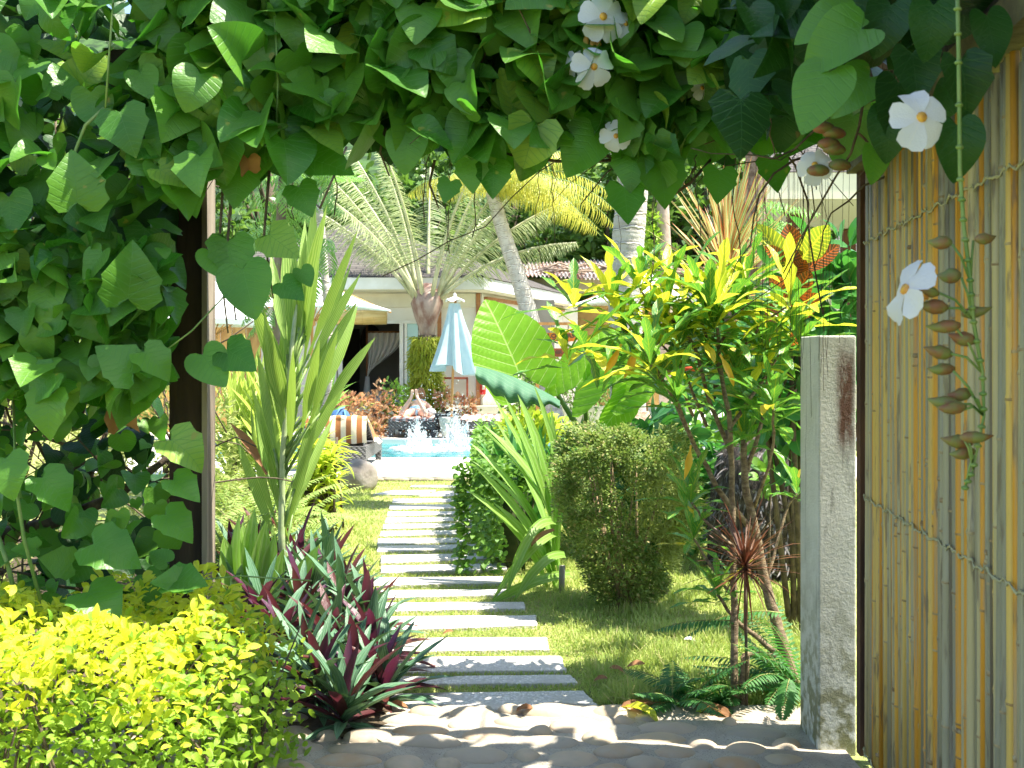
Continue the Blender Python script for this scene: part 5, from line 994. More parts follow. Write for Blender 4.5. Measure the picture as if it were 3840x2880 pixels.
for (x0, y0, x1, y1, bd) in LS:
    a_, b_ = P(x0, y0 + 60, 7.9), P(x1, y1, 7.7 + U(-.2, .3)); mb = MB(); d = b_ - a_; mb.leaves(STRAP, [a_], d + A(.1, 0, .1) * bd, A(.7, -.5, .5) + rng.normal(0, .2, 3), np.linalg.norm(d) * 1.12, U(.034, .048), .35 + bd, .25); mb.build('leaf', M['strap'], CR)
for (x0, y0, xm, ym, x1, y1) in ((2100, 1960, 1990, 1900, 1900, 2230), (2090, 2000, 2020, 1990, 1850, 2245), (2140, 2150, 2010, 2160, 1835, 2265), (2120, 2080, 2040, 2060, 1930, 2250)):
    a_, m_, b_ = P(x0, y0, 7.9), P(xm, ym, 7.55), P(x1, y1, 7.35); d = m_ - a_; mb = MB()
    pt = [(1 - s_) ** 2 * a_ + 2 * s_ * (1 - s_) * m_ + s_ ** 2 * b_ for s_ in np.linspace(0, 1, 14)]; wv_ = .034 * np.interp(np.linspace(0, 1, 14), [0, .3, .8, 1], [.7, 1, .9, .1])
    tn = nrm(np.gradient(np.array(pt), axis=0)); sd_ = nrm(np.cross(tn, A(0, -1, .4)))
    V = np.concatenate([[p_ - s2 * w2, p_ + A(0, .012, -.012), p_ + s2 * w2] for p_, s2, w2 in zip(pt, sd_, wv_)]); mb.add(V, [(i * 3 + j, i * 3 + j + 1, i * 3 + j + 4, i * 3 + j + 3) for i in range(13) for j in (0, 1)], [[j - 1, i / 13] for i in range(14) for j in range(3)]); mb.build('leaf', M['strap'], CR)
mb = MB(); mb.leaves(STRAP, [P(2080, 1990, 7.6)], (-1, -.1, -.35), (0, -.3, 1), .27, .032, .8, .4); mb.build('withered_leaf', M['dry'], CR)
mb = MB(); mb.tube([P(2105, 2245, 7.75), P(2108, 2120, 7.75)], .022, 9); tag(mb.build('bamboo_stake', bam, org=P(2105, 2245, 7.75)), 'short tan cane stub standing left of the clipped bush', 'stake')
CR2 = thing('crinum_lily', 'dark green upright strap-leaved clump below the giant taro', 'plant', (.5, 9.6, 0)); mb = MB()
for (px, Y, zb_) in ((1900, 9.4, .45), (1960, 9.6, .4), (2030, 9.5, .4), (2100, 9.8, .4), (2170, 9.4, .35), (2260, 9.8, .3), (2330, 9.6, .3), (2420, 9.8, .3), (2000, 9.2, .2), (2150, 9.1, .2)): rosette(mb, (W(px, Y), Y, zb_), 13, STRAP, (.5, .85), (.03, .045), .1, .75, (.1, .5), .25, rise=.1)
mb.build('foliage', M['strapdark'], CR2)
AR = thing('aralia_bush', 'rounded clipped bush of fine cut leaves on the right lawn', 'bush', (.72, 7.2, 0)); mb = MB()
for k in range(430):
    zf = U(.0, 1) ** .95; az = U(0, 6.28); rp = (1 + .09 * math.sin(az * 3 + zf * 5)) * np.interp(zf, [0, .12, .35, .6, .85, .96, 1], [.18, .27, .38, .43, .44, .38, .15]); rr_ = rp * (.55 + .45 * rng.random() ** .4)
    if zf > .9 and rng.random() < .8: rr_ = .40 * math.sqrt(rng.random())
    q = A(.73 + rr_ * math.cos(az), 7.2 + rr_ * math.sin(az), .1 + 1.04 * zf + .03 * math.sin(az * 3)); lacy = q[0] > .86 + .12 * math.sin(q[2] * 7)
    n = int(U(70, 130)); d = nrm(rng.normal(0, 1, (n, 3))); cr0 = U(.045, .085); p_ = q + d * cr0 * rng.random((n, 1)) ** .4 * A(1.1, 1.1, .75); outd = A(math.cos(az), math.sin(az), .5)
    sz = U(.02, .05, n) if lacy else U(.016, .03, n); mb.leaves(CARD if lacy else OVAL, p_, d * .6 + outd * .6 + rng.normal(0, .35, (n, 3)), A(0, 0, 1) + d * .5 + rng.normal(0, .3, (n, 3)), sz, sz * (.28 if lacy else 1.), U(.1, .9, n), .15, m=int(lacy))
mb.build('foliage', [M['aralia'], M['aralia2']], AR)
mb = MB()
for k in range(13):
    a_ = U(0, 6.28); r0 = U(.02, .12); r1 = U(.1, .34); z1 = U(.4, 1.0); mb.tube([(.74 + r0 * math.cos(a_), 7.2 + r0 * math.sin(a_), 0), (.74 + (r0 + r1) / 2 * math.cos(a_ + .2), 7.2 + (r0 + r1) / 2 * math.sin(a_ + .2), z1 * .5), (.74 + r1 * math.cos(a_), 7.2 + r1 * math.sin(a_), z1)], [.016, .011, .004], 6)
mb.build('stem', mat('aralia_wood', (.20, .14, .07), (.3, .22, .12), 20, .8, .4), AR)
# leafy stuff behind aralia and along the right rear
for i, (px, Y, rx, rz, zc, mt, lab, n_, sz) in enumerate(((2010, 12.5, .5, .45, .55, 'ladypalm', 'small yellow green shrub right of the far hedge end', 900, (.08, .16)), (2480, 9.2, .5, .6, .55, 'strapdark', 'dark leafy shrub behind the clipped bush', 900, (.1, .2)), (1965, 24.3, .7, .55, .8, 'hedge', 'green shrub by the ribbed house corner', 900, (.07, .12)), (2190, 26, 1.6, 1.0, .9, 'jungle', 'oleander bush behind the wooden signs', 2300, (.1, .2)), (2620, 12, .9, .6, .5, 'hedge', 'bright shrub below the red pipe', 1300, (.07, .14)))):
    c = (W(px, Y), Y, zc); t_ = thing('garden_shrub', lab, 'shrub', (c[0], Y, 0), 'low garden shrubs'); mb = MB(); bushleaves(mb, c, (rx, rx * .8, rz), n_, OVAL if i != 3 else CARD, sz, 1.0 if i != 3 else .35, .4, .6, seed=i); mb.build('foliage', M[mt], t_)
    mb = MB(); [mb.tube([(c[0] + U(-.2, .2), Y, 0), (c[0] + U(-.5, .5) * rx, Y + U(-.2, .2), zc + rz * .4)], [.015, .005], 5) for k in range(10)]; mb.build('stem', M['stem'], t_)
# giant taro
TA = thing('giant_taro', 'giant taro plant with huge ruffled translucent leaves', 'plant', (.7, 9.6, 0))
def taro(att, tip, nrm_, wf, bend, fold, mt='taro', wave=.028, stem_to=(2230, 1700)):
    a_, b_ = P(*att, 9.5), P(*tip, 9.5 + 0); d = b_ - a_; L_ = np.linalg.norm(d); mb = MB()
    mb.leaves(TARO, [a_], d, nrm_, L_ * 1.04, L_ * wf, bend, fold, wave, quilt=.013); lf = mb.build('leaf', M[mt], TA)
    mb = MB(); e = P(*stem_to, 9.7); mb.tube([a_, (a_ * .6 + e * .4) + A(.05, .05, .12), e], [.014, .02, .035], 8); mb.build('leaf_stalk', M['greenstem'], lf)
taro((1945, 1395), (1835, 1120), (.25, -1, .25), .92, .35, .12)
taro((2160, 1450), (2330, 1215), (-.3, -.9, .55), .72, .35, .10, stem_to=(2200, 1700))
taro((2300, 1440), (2470, 1290), (.1, -1, .15), 1.0, .4, .14, stem_to=(2260, 1700))
mb = MB()
def lobe(u, v):                                    # drooping folded lobe hanging over the front of the first leaf
    px_ = 1782 + 318 * u; t0 = 1372 + 60 * u + 70 * u ** 2; hgt = (40 + 75 * math.sin(math.pi * min(u * 1.05, 1)) ** .8) * (1 - .35 * u)
    q = P(px_, t0 + hgt * v + 7 * math.sin(u * 34) * v ** 2, 9.3 - .16 * math.sin(v * 2.2) - .06 * u); return q + A(0, .03 * math.sin(u * 31) * v, 0)
mb.grid(lobe, 60, 12); mb.V[-1] = mb.V[-1]; mb.UV[-1] = (mb.UV[-1] - A(0, .5)) * A(1, 1)
mb.build('folded_lobe', M['tarocool'], TA)
taro((2340, 1500), (2250, 1640), (.6, -.8, .3), .7, .3, .3, stem_to=(2300, 1760))
# croton tree
CT = thing('yellow_croton', 'tall croton with bright yellow and green leaves and bare stems', 'shrub', (.98, 5.3, 0))
stm = MB(); tips = []
def branch(pts, r0, r1, depth=0):
    pts = [P(*p_) if len(p_) == 3 else A(*p_) for p_ in pts]
    Q = np.array(pts); tt = np.linspace(0, len(Q) - 1, len(Q) * 4); Q = np.stack([np.interp(tt, range(len(Q)), Q[:, i]) for i in range(3)], 1); Q[1:-1] = (Q[:-2] + Q[1:-1] * 2 + Q[2:]) / 4 + rng.normal(0, .002, Q[1:-1].shape)
    stm.tube(Q, np.linspace(r0, r1, len(Q)), 8); tips.append(Q[-1])
branch([(2752, 2680, 5.15), (2756, 2300, 5.2), (2745, 1900, 5.25), (2740, 1600, 5.3), (2700, 1380, 5.4), (2690, 1230, 5.4)], .019, .008)
branch([(2785, 2670, 5.2), (2795, 2460, 5.2)], .022, .02); tips.pop()
branch([(3000, 2640, 5.3), (2940, 2430, 5.35), (2870, 2200, 5.4), (2830, 1980, 5.4), (2790, 1800, 5.4), (2790, 1650, 5.4)], .032, .015)
branch([(2950, 2460, 5.35), (2830, 2450, 5.3), (2790, 2458, 5.22)], .014, .012); tips.pop()
branch([(2900, 2440, 5.3), (2760, 2330, 5.25), (2690, 2230, 5.2)], .014, .007)
branch([(2830, 2000, 5.4), (2700, 1850, 5.3), (2600, 1660, 5.3), (2520, 1480, 5.4), (2400, 1280, 5.5), (2330, 1230, 5.5)], .015, .006)
branch([(2790, 1800, 5.4), (2850, 1620, 5.4), (2880, 1400, 5.5), (2900, 1330, 5.5)], .012, .006)
branch([(2740, 1700, 5.3), (2650, 1480, 5.4), (2610, 1300, 5.4), (2500, 1180, 5.5)], .012, .006)
branch([(2740, 1600, 5.3), (2880, 1400, 5.6), (2950, 1280, 5.6)], .010, .006)
branch([(2650, 1600, 5.4), (2560, 1380, 5.5), (2460, 1270, 5.4)], .009, .005)
branch([(2600, 1560, 5.3), (2530, 1400, 5.2), (2440, 1370, 5.1)], .008, .005)
branch([(2700, 1400, 5.4), (2620, 1170, 5.55), (2570, 1110, 5.55)], .008, .005)
branch([(2690, 1300, 5.4), (2800, 1150, 5.5), (2800, 1080, 5.5)], .008, .005)
branch([(2790, 1300, 5.4), (2870, 1200, 5.3), (2960, 1150, 5.2)], .008, .005)
branch([(2400, 1280, 5.5), (2330, 1170, 5.55), (2290, 1130, 5.55)], .007, .005)
branch([(2500, 1200, 5.5), (2430, 1130, 5.55), (2400, 1080, 5.55)], .007, .005)
branch([(2830, 1900, 5.4), (2900, 1700, 5.2), (2900, 1520, 5.1)], .009, .006)
branch([(2600, 1660, 5.3), (2560, 1560, 5.2), (2540, 1500, 5.1)], .008, .005)
branch([(2870, 2200, 5.4), (2950, 1900, 5.5), (2990, 1850, 5.5)], .008, .005)
branch([(2756, 2250, 5.2), (2650, 2100, 5.4), (2600, 2020, 5.4)], .008, .005)
branch([(2750, 2050, 5.2), (2640, 1950, 5.3), (2590, 1880, 5.3)], .008, .005)
stm.build('stem', mat('croton_bark', (.13, .085, .05), (.27, .2, .12), 30, .85, .5, stretch=(1, 1, 2)), CT)
mb = MB(); gr = MB()
for i, q in enumerate(tips):
    py_ = HZ + (CH - q[2]) * FPX / q[1]
    if py_ < 1420: rosette(mb, q + A(0, 0, .03), 12, WAIST, (.26, .42), (.026, .037), .3, 1.5, (.2, 1.3), .25, rise=.08, wave=.025, pick=.5)
    else: rosette(gr, q + A(0, 0, .02), 13, WAIST, (.16, .28), (.022, .034), .2, 1.5, (.2, 1.0), .22, rise=.06, wave=.02)
for k in range(18):
    q = P(rng.normal(2590, 210), rng.normal(1240, 80), U(5.22, 5.6)); rosette(mb, q, 8, WAIST, (.24, .4), (.026, .036), .35, 1.5, (.2, 1.3), .25, rise=.05, wave=.025, pick=.68)
for k in range(14):
    q = P(U(2420, 3080), U(1180, 1600), U(5.22, 5.6)); q = q if q[0] < 1.42 else q - A(.3, 0, 0); rosette(gr if q[2] < 1.75 else mb, q, 8, WAIST, (.22, .38), (.026, .038), .4, 1.5, (.2, 1.3), .22, rise=.05, wave=.02, **({} if q[2] < 1.75 else dict(pick=.7)))
mb.build('yellow_foliage', [M['croton'], M['crotong']], CT); gr.build('green_foliage', M['crotong'], CT)
for (px, py, Y, dx, dz) in ((2330, 1290, 5.2, -.5, -1), (2390, 1300, 5.2, -.35, -1), (2700, 1330, 5.1, .5, -.9), (2590, 1670, 5.1, -.1, -1)):
    mb = MB(); mb.leaves(SPEAR, [P(px, py, Y)], (dx, 0, dz), (.2, -1, .1), .17, .017, .5, .3, .04); mb.build('yellowed_leaf', mat('orange_leaf%d' % px, (.75, .38, .03), (.7, .5, .05), 9, .5), CT)
# red dracaena
RD = thing('red_dracaena', 'small spiky red leaved dracaena in front of the croton stems', 'plant', (1.06, 5.1, 0)); mb = MB(); rosette(mb, P(2795, 2105, 5.05), 75, BLADE, (.22, .36), (.004, .0065), .2, 1.75, (.2, .9), .1, rise=.05); rosette(mb, P(2795, 2120, 5.05), 6, BLADE, (.3, .34), (.005, .007), 2.6, 3.0, (.1, .4), .1)
mb.build('foliage', M['reddrac'], RD); mb = MB(); mb.tube([P(2800, 2660, 5.15), P(2798, 2400, 5.1), P(2795, 2110, 5.05)], .007, 7); mb.build('stem', M['stem'], RD)
# variegated dracaena
VD = thing('striped_dracaena', 'large spiky dracaena with pink edged cream striped leaves', 'plant', (1.72, 8.9, 0)); mb = MB()
rosette(mb, P(2725, 985, 8.9), 80, BLADE, (.65, 1.0), (.013, .02), .1, 1.5, (-.05, .35), .3, rise=.30); rosette(mb, P(2725, 960, 8.9), 26, BLADE, (.8, 1.05), (.013, .019), .05, .8, (-.05, .2), .3, rise=.1)
mb.build('foliage', M['dracaena'], VD); mb = MB(); mb.tube([(1.75, 8.95, 0), (1.72, 8.9, 1.2), P(2725, 960, 8.9)], [.04, .035, .03], 9); mb.build('stem', M['stem'], VD)
# orange croton + dark shrub at the gate edge
OC = thing('orange_croton', 'croton with orange and yellow veined paddle leaves', 'plant', (1.66, 6.5, 0))
for (x0, y0, x1, y1, wd, mt) in ((2960, 1010, 2870, 860, .05, 'crotony'), (2970, 1000, 2960, 850, .055, 'crotono'), (2995, 985, 3100, 855, .06, 'crotony'), (2960, 1060, 2975, 940, .05, 'crotono'), (2950, 1010, 2880, 930, .04, 'crotono'), (3010, 1020, 3140, 925, .045, 'crotono'), (2960, 1150, 3030, 1030, .05, 'crotono'), (2960, 1140, 2890, 1040, .045, 'crotono'), (2970, 1190, 3060, 1110, .05, 'crotono'), (2950, 1200, 2870, 1150, .05, 'crotono'), (2970, 1040, 3020, 980, .04, 'crotono'), (2900, 1290, 2850, 1210, .05, 'crotono'), (2980, 1300, 2960, 1200, .05, 'crotono')):
    a_, b_ = P(x0, y0, 6.1), P(x1, y1, 6.0 + U(-.1, .1)); mb = MB(); mb.leaves(BROAD, [a_], b_ - a_, (rng.normal(0, .2), -1, .3), np.linalg.norm(b_ - a_) * 1.08, wd * 1.3, U(-.1, .4), U(.1, .3), .01); mb.build('leaf', M[mt], OC)
mb = MB(); mb.tube([(1.7, 6.55, 0), P(2970, 1500, 6.5), P(2965, 1040, 6.5)], [.02, .015, .01], 8); mb.build('stem', M['stem'], OC)
DS = thing('dark_leaf_shrub', 'dark glossy broad-leaved shrub beside the gate edge', 'shrub', (1.95, 6.6, 0)); mb = MB()
bushleaves(mb, P(3110, 1130, 6.6), (.32, .3, .42), 230, BROAD, (.13, .2), .30, .3, .6, seed=3); bushleaves(mb, P(2960, 1450, 6.7), (.38, .3, .45), 220, BROAD, (.13, .2), .28, .3, .6, seed=5); bushleaves(mb, P(2790, 1480, 7.2), (.5, .3, .4), 160, BROAD, (.1, .18), .28, .3, .6, seed=6); mb.build('foliage', M['strapdark'], DS)
mb = MB(); [mb.tube([(1.8 + U(-.2, .2), 6.7, 0), (1.8 + U(-.3, .3), 6.7, 1.2), P(3080, 1100, 6.6) + A(U(-.2, .2), 0, U(-.2, .2))], [.02, .014, .006], 6) for k in range(9)]; mb.build('stem', M['stem'], DS)
SG = thing('small_seedling', 'small bright green seedling in front of the dark stump', 'plant', (1.75, 7.6, 0)); mb = MB(); bushleaves(mb, P(2890, 1790, 7.6), (.13, .1, .12), 40, OVAL, (.07, .11), 1.1, .2, 1, seed=9); mb.build('foliage', M['hedge'], SG); mb = MB(); mb.tube([(1.75, 7.65, 0), P(2890, 1800, 7.6)], .008, 6); mb.build('stem', M['stem'], SG)
# dark fibrous palm stump
PS = thing('palm_stump', 'wide dark fibrous palm base behind the croton stems', 'stump', (1.95, 8.4, 0)); mb = MB(); mb.lathe([(.48, 0), (.5, .3), (.48, .6), (.42, .85), (.3, 1.0), (.1, 1.05)], (2.0, 8.55, 0), 30, fr=lambda a, v: 1 + .04 * math.sin(9 * a + 8 * v)); mb.build('trunk', mat('dark_fibre', (.03, .022, .018), (.10, .08, .06), 40, .95, 1., 60, stretch=(1, 1, .4)), PS)
mb = MB(); n = 1500; a_ = U(0, 6.28, n); z = U(.02, 1.0, n); rr = np.interp(z, [0, .6, .85, 1], [.5, .49, .43, .32]); p_ = np.stack([2.0 + rr * np.cos(a_), 8.55 + rr * np.sin(a_), z], 1)
mb.leaves(BLADE, p_, np.stack([np.cos(a_) * .5, np.sin(a_) * .5, U(-1, -.2, n)], 1) + rng.normal(0, .3, (n, 3)), np.stack([np.cos(a_), np.sin(a_), np.zeros(n)], 1), U(.04, .10, n), .008, .4, .2); mb.build('leaf_scars', mat('grey_fibre', (.06, .05, .045), (.22, .2, .19), 25, .8), PS)
# dark ferns at the lower right
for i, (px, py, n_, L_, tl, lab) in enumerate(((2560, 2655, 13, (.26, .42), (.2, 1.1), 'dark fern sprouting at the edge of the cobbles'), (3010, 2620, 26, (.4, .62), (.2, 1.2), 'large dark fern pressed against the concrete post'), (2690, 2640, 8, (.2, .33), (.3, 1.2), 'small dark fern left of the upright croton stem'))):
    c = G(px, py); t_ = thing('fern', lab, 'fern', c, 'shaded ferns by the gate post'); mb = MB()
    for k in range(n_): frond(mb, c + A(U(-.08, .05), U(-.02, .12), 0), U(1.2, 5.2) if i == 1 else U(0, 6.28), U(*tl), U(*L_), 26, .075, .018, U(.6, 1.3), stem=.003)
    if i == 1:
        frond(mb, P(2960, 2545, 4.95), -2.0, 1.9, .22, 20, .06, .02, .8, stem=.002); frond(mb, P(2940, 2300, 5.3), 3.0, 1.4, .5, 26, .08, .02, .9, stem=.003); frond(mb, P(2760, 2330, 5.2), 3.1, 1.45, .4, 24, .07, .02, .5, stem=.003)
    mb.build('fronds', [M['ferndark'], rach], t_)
# fallen leaves
FL = [(2340, 2650, .20, 'croton', 'long yellow brown fallen leaf on the cobble edge, left one'), (2480, 2642, .22, 'dry', 'long rust brown fallen leaf on the cobble edge'), (2600, 2645, .2, 'dry', 'curled dark brown fallen leaf below the small fern'), (2690, 2655, .12, 'croton', 'small yellow green fallen leaf below the small fern'), (2285, 2505, .09, 'dry', 'pale leaf lying on the lawn near the third slab'), (2280, 2545, .08, 'dry', 'brown leaf lying on the lawn near the second slab'), (2000, 2655, .09, 'dry', 'brown dead leaf on the first stepping slab'), (1700, 2368, .07, 'dry', 'small upright dead leaf on the slab below the third gap'), (2420, 2490, .10, 'dry', 'curled brown leaf on the lawn in front of the clipped bush'), (2565, 2398, .08, 'petal', 'white fallen petal on the right lawn'), (1460, 2640, .09, 'dry', 'orange dead leaf under the oyster plants')]
for i, (px, py, L_, mt, lab) in enumerate(FL):
    mb = MB(); q = G(px, py, .035); mb.leaves(SPEAR if L_ > .1 else OVAL, [q], (U(-1, 1), U(-.3, .1), .05), (0, -.2, 1), L_, L_ * (.16 if L_ > .1 else 1), U(.3, 1.), .5, .06); tag(mb.build('fallen_leaf', M[mt] if mt != 'dry' else M['dry'], org=q), lab, 'leaf', 'fallen leaves on the ground')

# ================================================================== PALMS AND TREES
barkp = lambda nm, a, b_: mat(nm, a, b_, 5, .85, .5, 30, stretch=(1, 1, 1))
def ringed(mb, pts, r0, r1, ring=.09, amp=.05, n=16):
    Q = np.array([A(*p_) for p_ in pts]); Ln = np.linalg.norm(np.diff(Q, axis=0), axis=1).sum(); k = int(Ln / (ring / 3)); tt = np.linspace(0, len(Q) - 1, k)
    # smooth path
    from numpy.polynomial import polynomial as PP
    deg = min(len(Q) - 1, 3); C_ = [np.polyfit(np.arange(len(Q)), Q[:, i], deg) for i in range(3)]; S_ = np.stack([np.polyval(c_, tt) for c_ in C_], 1)
    rr = np.linspace(r0, r1, k) * (1 + amp * (np.arange(k) % 3 == 0)) * (1 + .012 * np.sin(np.arange(k) * .7)); mb.tube(S_, rr, n); return S_
ringm, t, b = newmat('ringed_palm_bark'); x = NX(t); v = x.coord(); xyz = x.node('ShaderNodeSeparateXYZ'); x.put(xyz.inputs[0], v)
f = x.m('ABSOLUTE', x.m('SUBTRACT', x.m('FRACT', x.m('ADD', x.m('MULTIPLY', xyz.outputs[2], 6.6), x.m('MULTIPLY', x.noise(v, 3.2), 1.6))), .5))
c = x.mix(x.step(x.noise(v, 9, 5), .35, .68), (.50, .47, .42), (.36, .33, .28)); c = x.mix(x.step(f, .02, .07, .85, 0), c, (.66, .62, .55)); c = x.mix(x.step(x.m('ABSOLUTE', x.m('SUBTRACT', f, .09)), .01, .04, .7, 0), c, (.14, .11, .09))
x.put(b.inputs['Base Color'], c); b.inputs['Roughness'].default_value = .9; x.put(b.inputs['Normal'], x.bump(x.m('ADD', x.noise(v, 40, 4), x.step(f, .0, .1, 1, 0)), .6, .02))
scaly = mat('scaly_brown_base', (.22, .13, .08), (.40, .30, .22), 16, .9, .9, 30, stretch=(1, 1, 3))
# thick palm trunk
TK = thing('palm_tree', 'thick grey ringed palm trunk right of centre', 'palm tree', (1.2, 12, 0))
mb = MB(); ringed(mb, [(1.27, 12, .7), P(2345, 1050, 12), P(2375, 700, 12), P(2385, 0, 12), P(2330, -1500, 12)], .19, .145, .1, .02, 20); mb.build('trunk', ringm, TK)
mb = MB(); mb.lathe([(.46, 0), (.36, .2), (.30, .5), (.27, .8), (.20, 1.05)], (1.27, 12, 0), 26, fr=lambda a, v: 1 + .03 * math.sin(12 * a) * math.sin(40 * v)); mb.build('root_base', scaly, TK)
cr_ = MB(); top = P(2330, -1500, 12)
for k in range(14): frond(cr_, top, k * 2.4, U(.6, 1.3), 2.6, 40, .55, .04, 1.3, T=BLADE, stem=.02, ldroop=.5)
cr_.build('crown', [M['palmy'], M['greenstem']], TK)
# leaning coconut palm
LC = thing('palm_tree', 'slender leaning palm trunk with yellowing fronds', 'palm tree', (2.2, 24, 0))
mb = MB(); ringed(mb, [(.98, 24, .05), P(2000, 1220, 24), P(1945, 1070, 24), P(1893, 870, 24), P(1845, 720, 24)], .20, .14, .14, .04, 14); mb.build('trunk', ringm, LC); top = P(1838, 700, 24)
mb = MB()
for (az, ti, L_, dr) in ((.1, 1.0, 3.0, 1.3), (-.3, 1.2, 3.0, 1.2), (.3, 1.45, 2.8, .9), (-.1, 1.55, 2.7, .9), (-.5, 1.3, 2.6, 1.3), (.0, 1.25, 3.1, 1.3), (-.9, .9, 2.3, 1.7), (.8, .9, 2.4, 1.3), (2.2, .9, 2.2, 1.4), (3.2, 1.0, 2.0, 1.4), (4.2, 1.0, 2.2, 1.5), (-1.4, .7, 2.2, 1.7), (0.0, .6, 2.6, 1.5), (5.6, 1.1, 2.5, 1.3)): frond(mb, top, az, ti, L_, 44, .62, .013, dr, T=BLADE, stem=.022, ldroop=.7, out=.8)
mb.build('crown', [M['palmy'], M['greenstem']], LC)
# triangle palm with moss-covered trunk
TP = thing('palm_tree', 'silvery palm with epiphyte-covered trunk in front of the house', 'palm tree', (W(1600, 24.8), 24.8, 0)); xc_ = W(1602, 24.8)
mb = MB(); mb.tube([(xc_, 24.8, .0), (xc_, 24.8, 1.2), (xc_, 24.8, 2.15)], [.2, .2, .2], 14); mb.build('trunk', M['stem'], TP)
mb = MB(); n = 7000; a_ = U(0, 6.28, n); z = U(.35, 2.12, n); rr = .2 + .16 * rng.random(n) + .03 * np.sin(z * 9 + a_ * 2); p_ = np.stack([xc_ + .04 * np.sin(z * 3) + rr * np.cos(a_), 24.8 + rr * np.sin(a_), z], 1)
mb.leaves(BLADE, p_, np.stack([np.cos(a_), np.sin(a_), U(-.9, .1, n)], 1) + rng.normal(0, .35, (n, 3)), A(0, 0, 1) + rng.normal(0, .3, (n, 3)), U(.08, .19, n), U(.008, .015, n), U(.4, 1.3, n), .2); mb.build('epiphytes', M['moss'], TP)
mb = MB(); mb.lathe([(.13, 2.05), (.17, 2.15), (.19, 2.3), (.27, 2.55), (.36, 2.85), (.30, 3.05), (.10, 3.3)], (xc_, 24.8, 0), 18, fr=lambda a, v: 1 + .06 * math.sin(3 * a + 9 * v)); mb.build('crownshaft', mat('purple_brown_sheath', (.17, .08, .055), (.33, .25, .2), 5, .55, .3, stretch=(1, 1, .5)), TP)
fr = MB(); cn = A(xc_, 24.8, 2.9)
sp = [(math.pi, .62, 3.6, .55), (0, .62, 3.6, .6), (3.5, .35, 3.6, .45), (-.4, .35, 3.5, .55), (3.0, .25, 3.6, .35), (.2, .2, 3.7, .4), (math.pi, .1, 3.4, .3), (2.2, .5, 3.4, .7), (1., .5, 3.4, .7), (4.4, .35, 3.3, .5), (5.2, .4, 3.4, .6), (3.9, .6, 3.4, .6), (5.8, .62, 3.4, .6), (3.4, .8, 3.3, .7), (5.0, .1, 3.6, .3), (2.8, .75, 3.4, .6), (-.2, .82, 3.3, .75), (1.6, .2, 3.4, .4), (3.3, .45, 3.7, .4), (0.1, .45, 3.6, .4)]
for az, ti, L_, dr in sp[:12] + sp[16:]:
    prof = lambda t_: np.interp(t_, [0, .22, .27, .5, .8, 1], [0.01, .01, .8, 1, .75, .25]); b0 = cn + A(math.cos(az) * .22, math.sin(az) * .22, 0)
    frond(fr, b0, az, ti, L_ * 1.04, 84, .66, .009, dr, T=BLADE, stem=.055, ldroop=.5, out=.7, prof=prof)
fr.build('crown', [M['palm'], mat('pale_petiole', (.36, .38, .2), (.5, .5, .32), 5, .5)], TP)
# climber-covered trunk on the left and thin ringed palm stem
CLM = thing('climber_tree', 'thin tree trunk wrapped in split-leaf climber on the left', 'tree', (W(1045, 13), 13, 0)); mb = MB(); mb.tube([(W(1045, 13), 13, 0), (W(1040, 13), 13, 1.6), (W(1050, 13), 13, 3), P(1080, 300, 13)], [.075, .07, .06, .05], 10); mb.build('trunk', mat('grey_bark', (.16, .11, .08), (.3, .24, .18), 12, .9, .8, stretch=(1, 1, .2)), CLM)
mb = MB()
for k in range(44):
    q = P(rng.normal(1080, 75), U(560, 1050), 13 + U(-.3, .3)); frond(mb, q, U(0, 6.28), U(1.2, 2.2), U(.4, .75), 13, .22, .03, U(.8, 1.4), ldroop=.6)
for k in range(10): frond(mb, P(1000 + rng.normal(0, 20), U(1050, 1200), 12.9), U(2, 4.5), U(1.5, 2.4), .35, 11, .13, .028, 1, ldroop=.5)
mb.build('climber_foliage', M['monstera'], CLM)
mb = MB(); mb.tube([P(1300, 550, 11.5), P(1200, 780, 11.5), P(1120, 700, 12.5)], [.012, .012, .01], 6); mb.build('bare_branch', M['stem'], CLM)
TS = thing('palm_tree', 'short thin ringed palm stem behind the palm grass', 'palm tree', (W(1212, 15), 15, 0)); mb = MB(); ringed(mb, [(W(1205, 15), 15, 0), P(1215, 1500, 15), P(1235, 1350, 15), P(1190, 700, 15)], .055, .05, .05, .16, 10); mb.build('trunk', ringm, TS)
mb = MB(); [frond(mb, P(1190, 700, 15), U(0, 6.28), U(.3, 1.), .8, 24, .2, .02, 1, stem=.008, T=BLADE) for k in range(8)]; mb.build('crown', [M['monstera'], M['greenstem']], TS)
GP = thing('garden_shrub', 'bright green leafy shrub beside the left door jamb', 'shrub', (W(1235, 18), 18, 0), 'low garden shrubs'); mb = MB(); rosette(mb, (W(1235, 18), 18, 1.0), 40, STRAP, (.4, .7), (.03, .05), .2, 1.4, (.3, 1.2), .2, rise=.6); mb.build('foliage', M['strap'], GP)
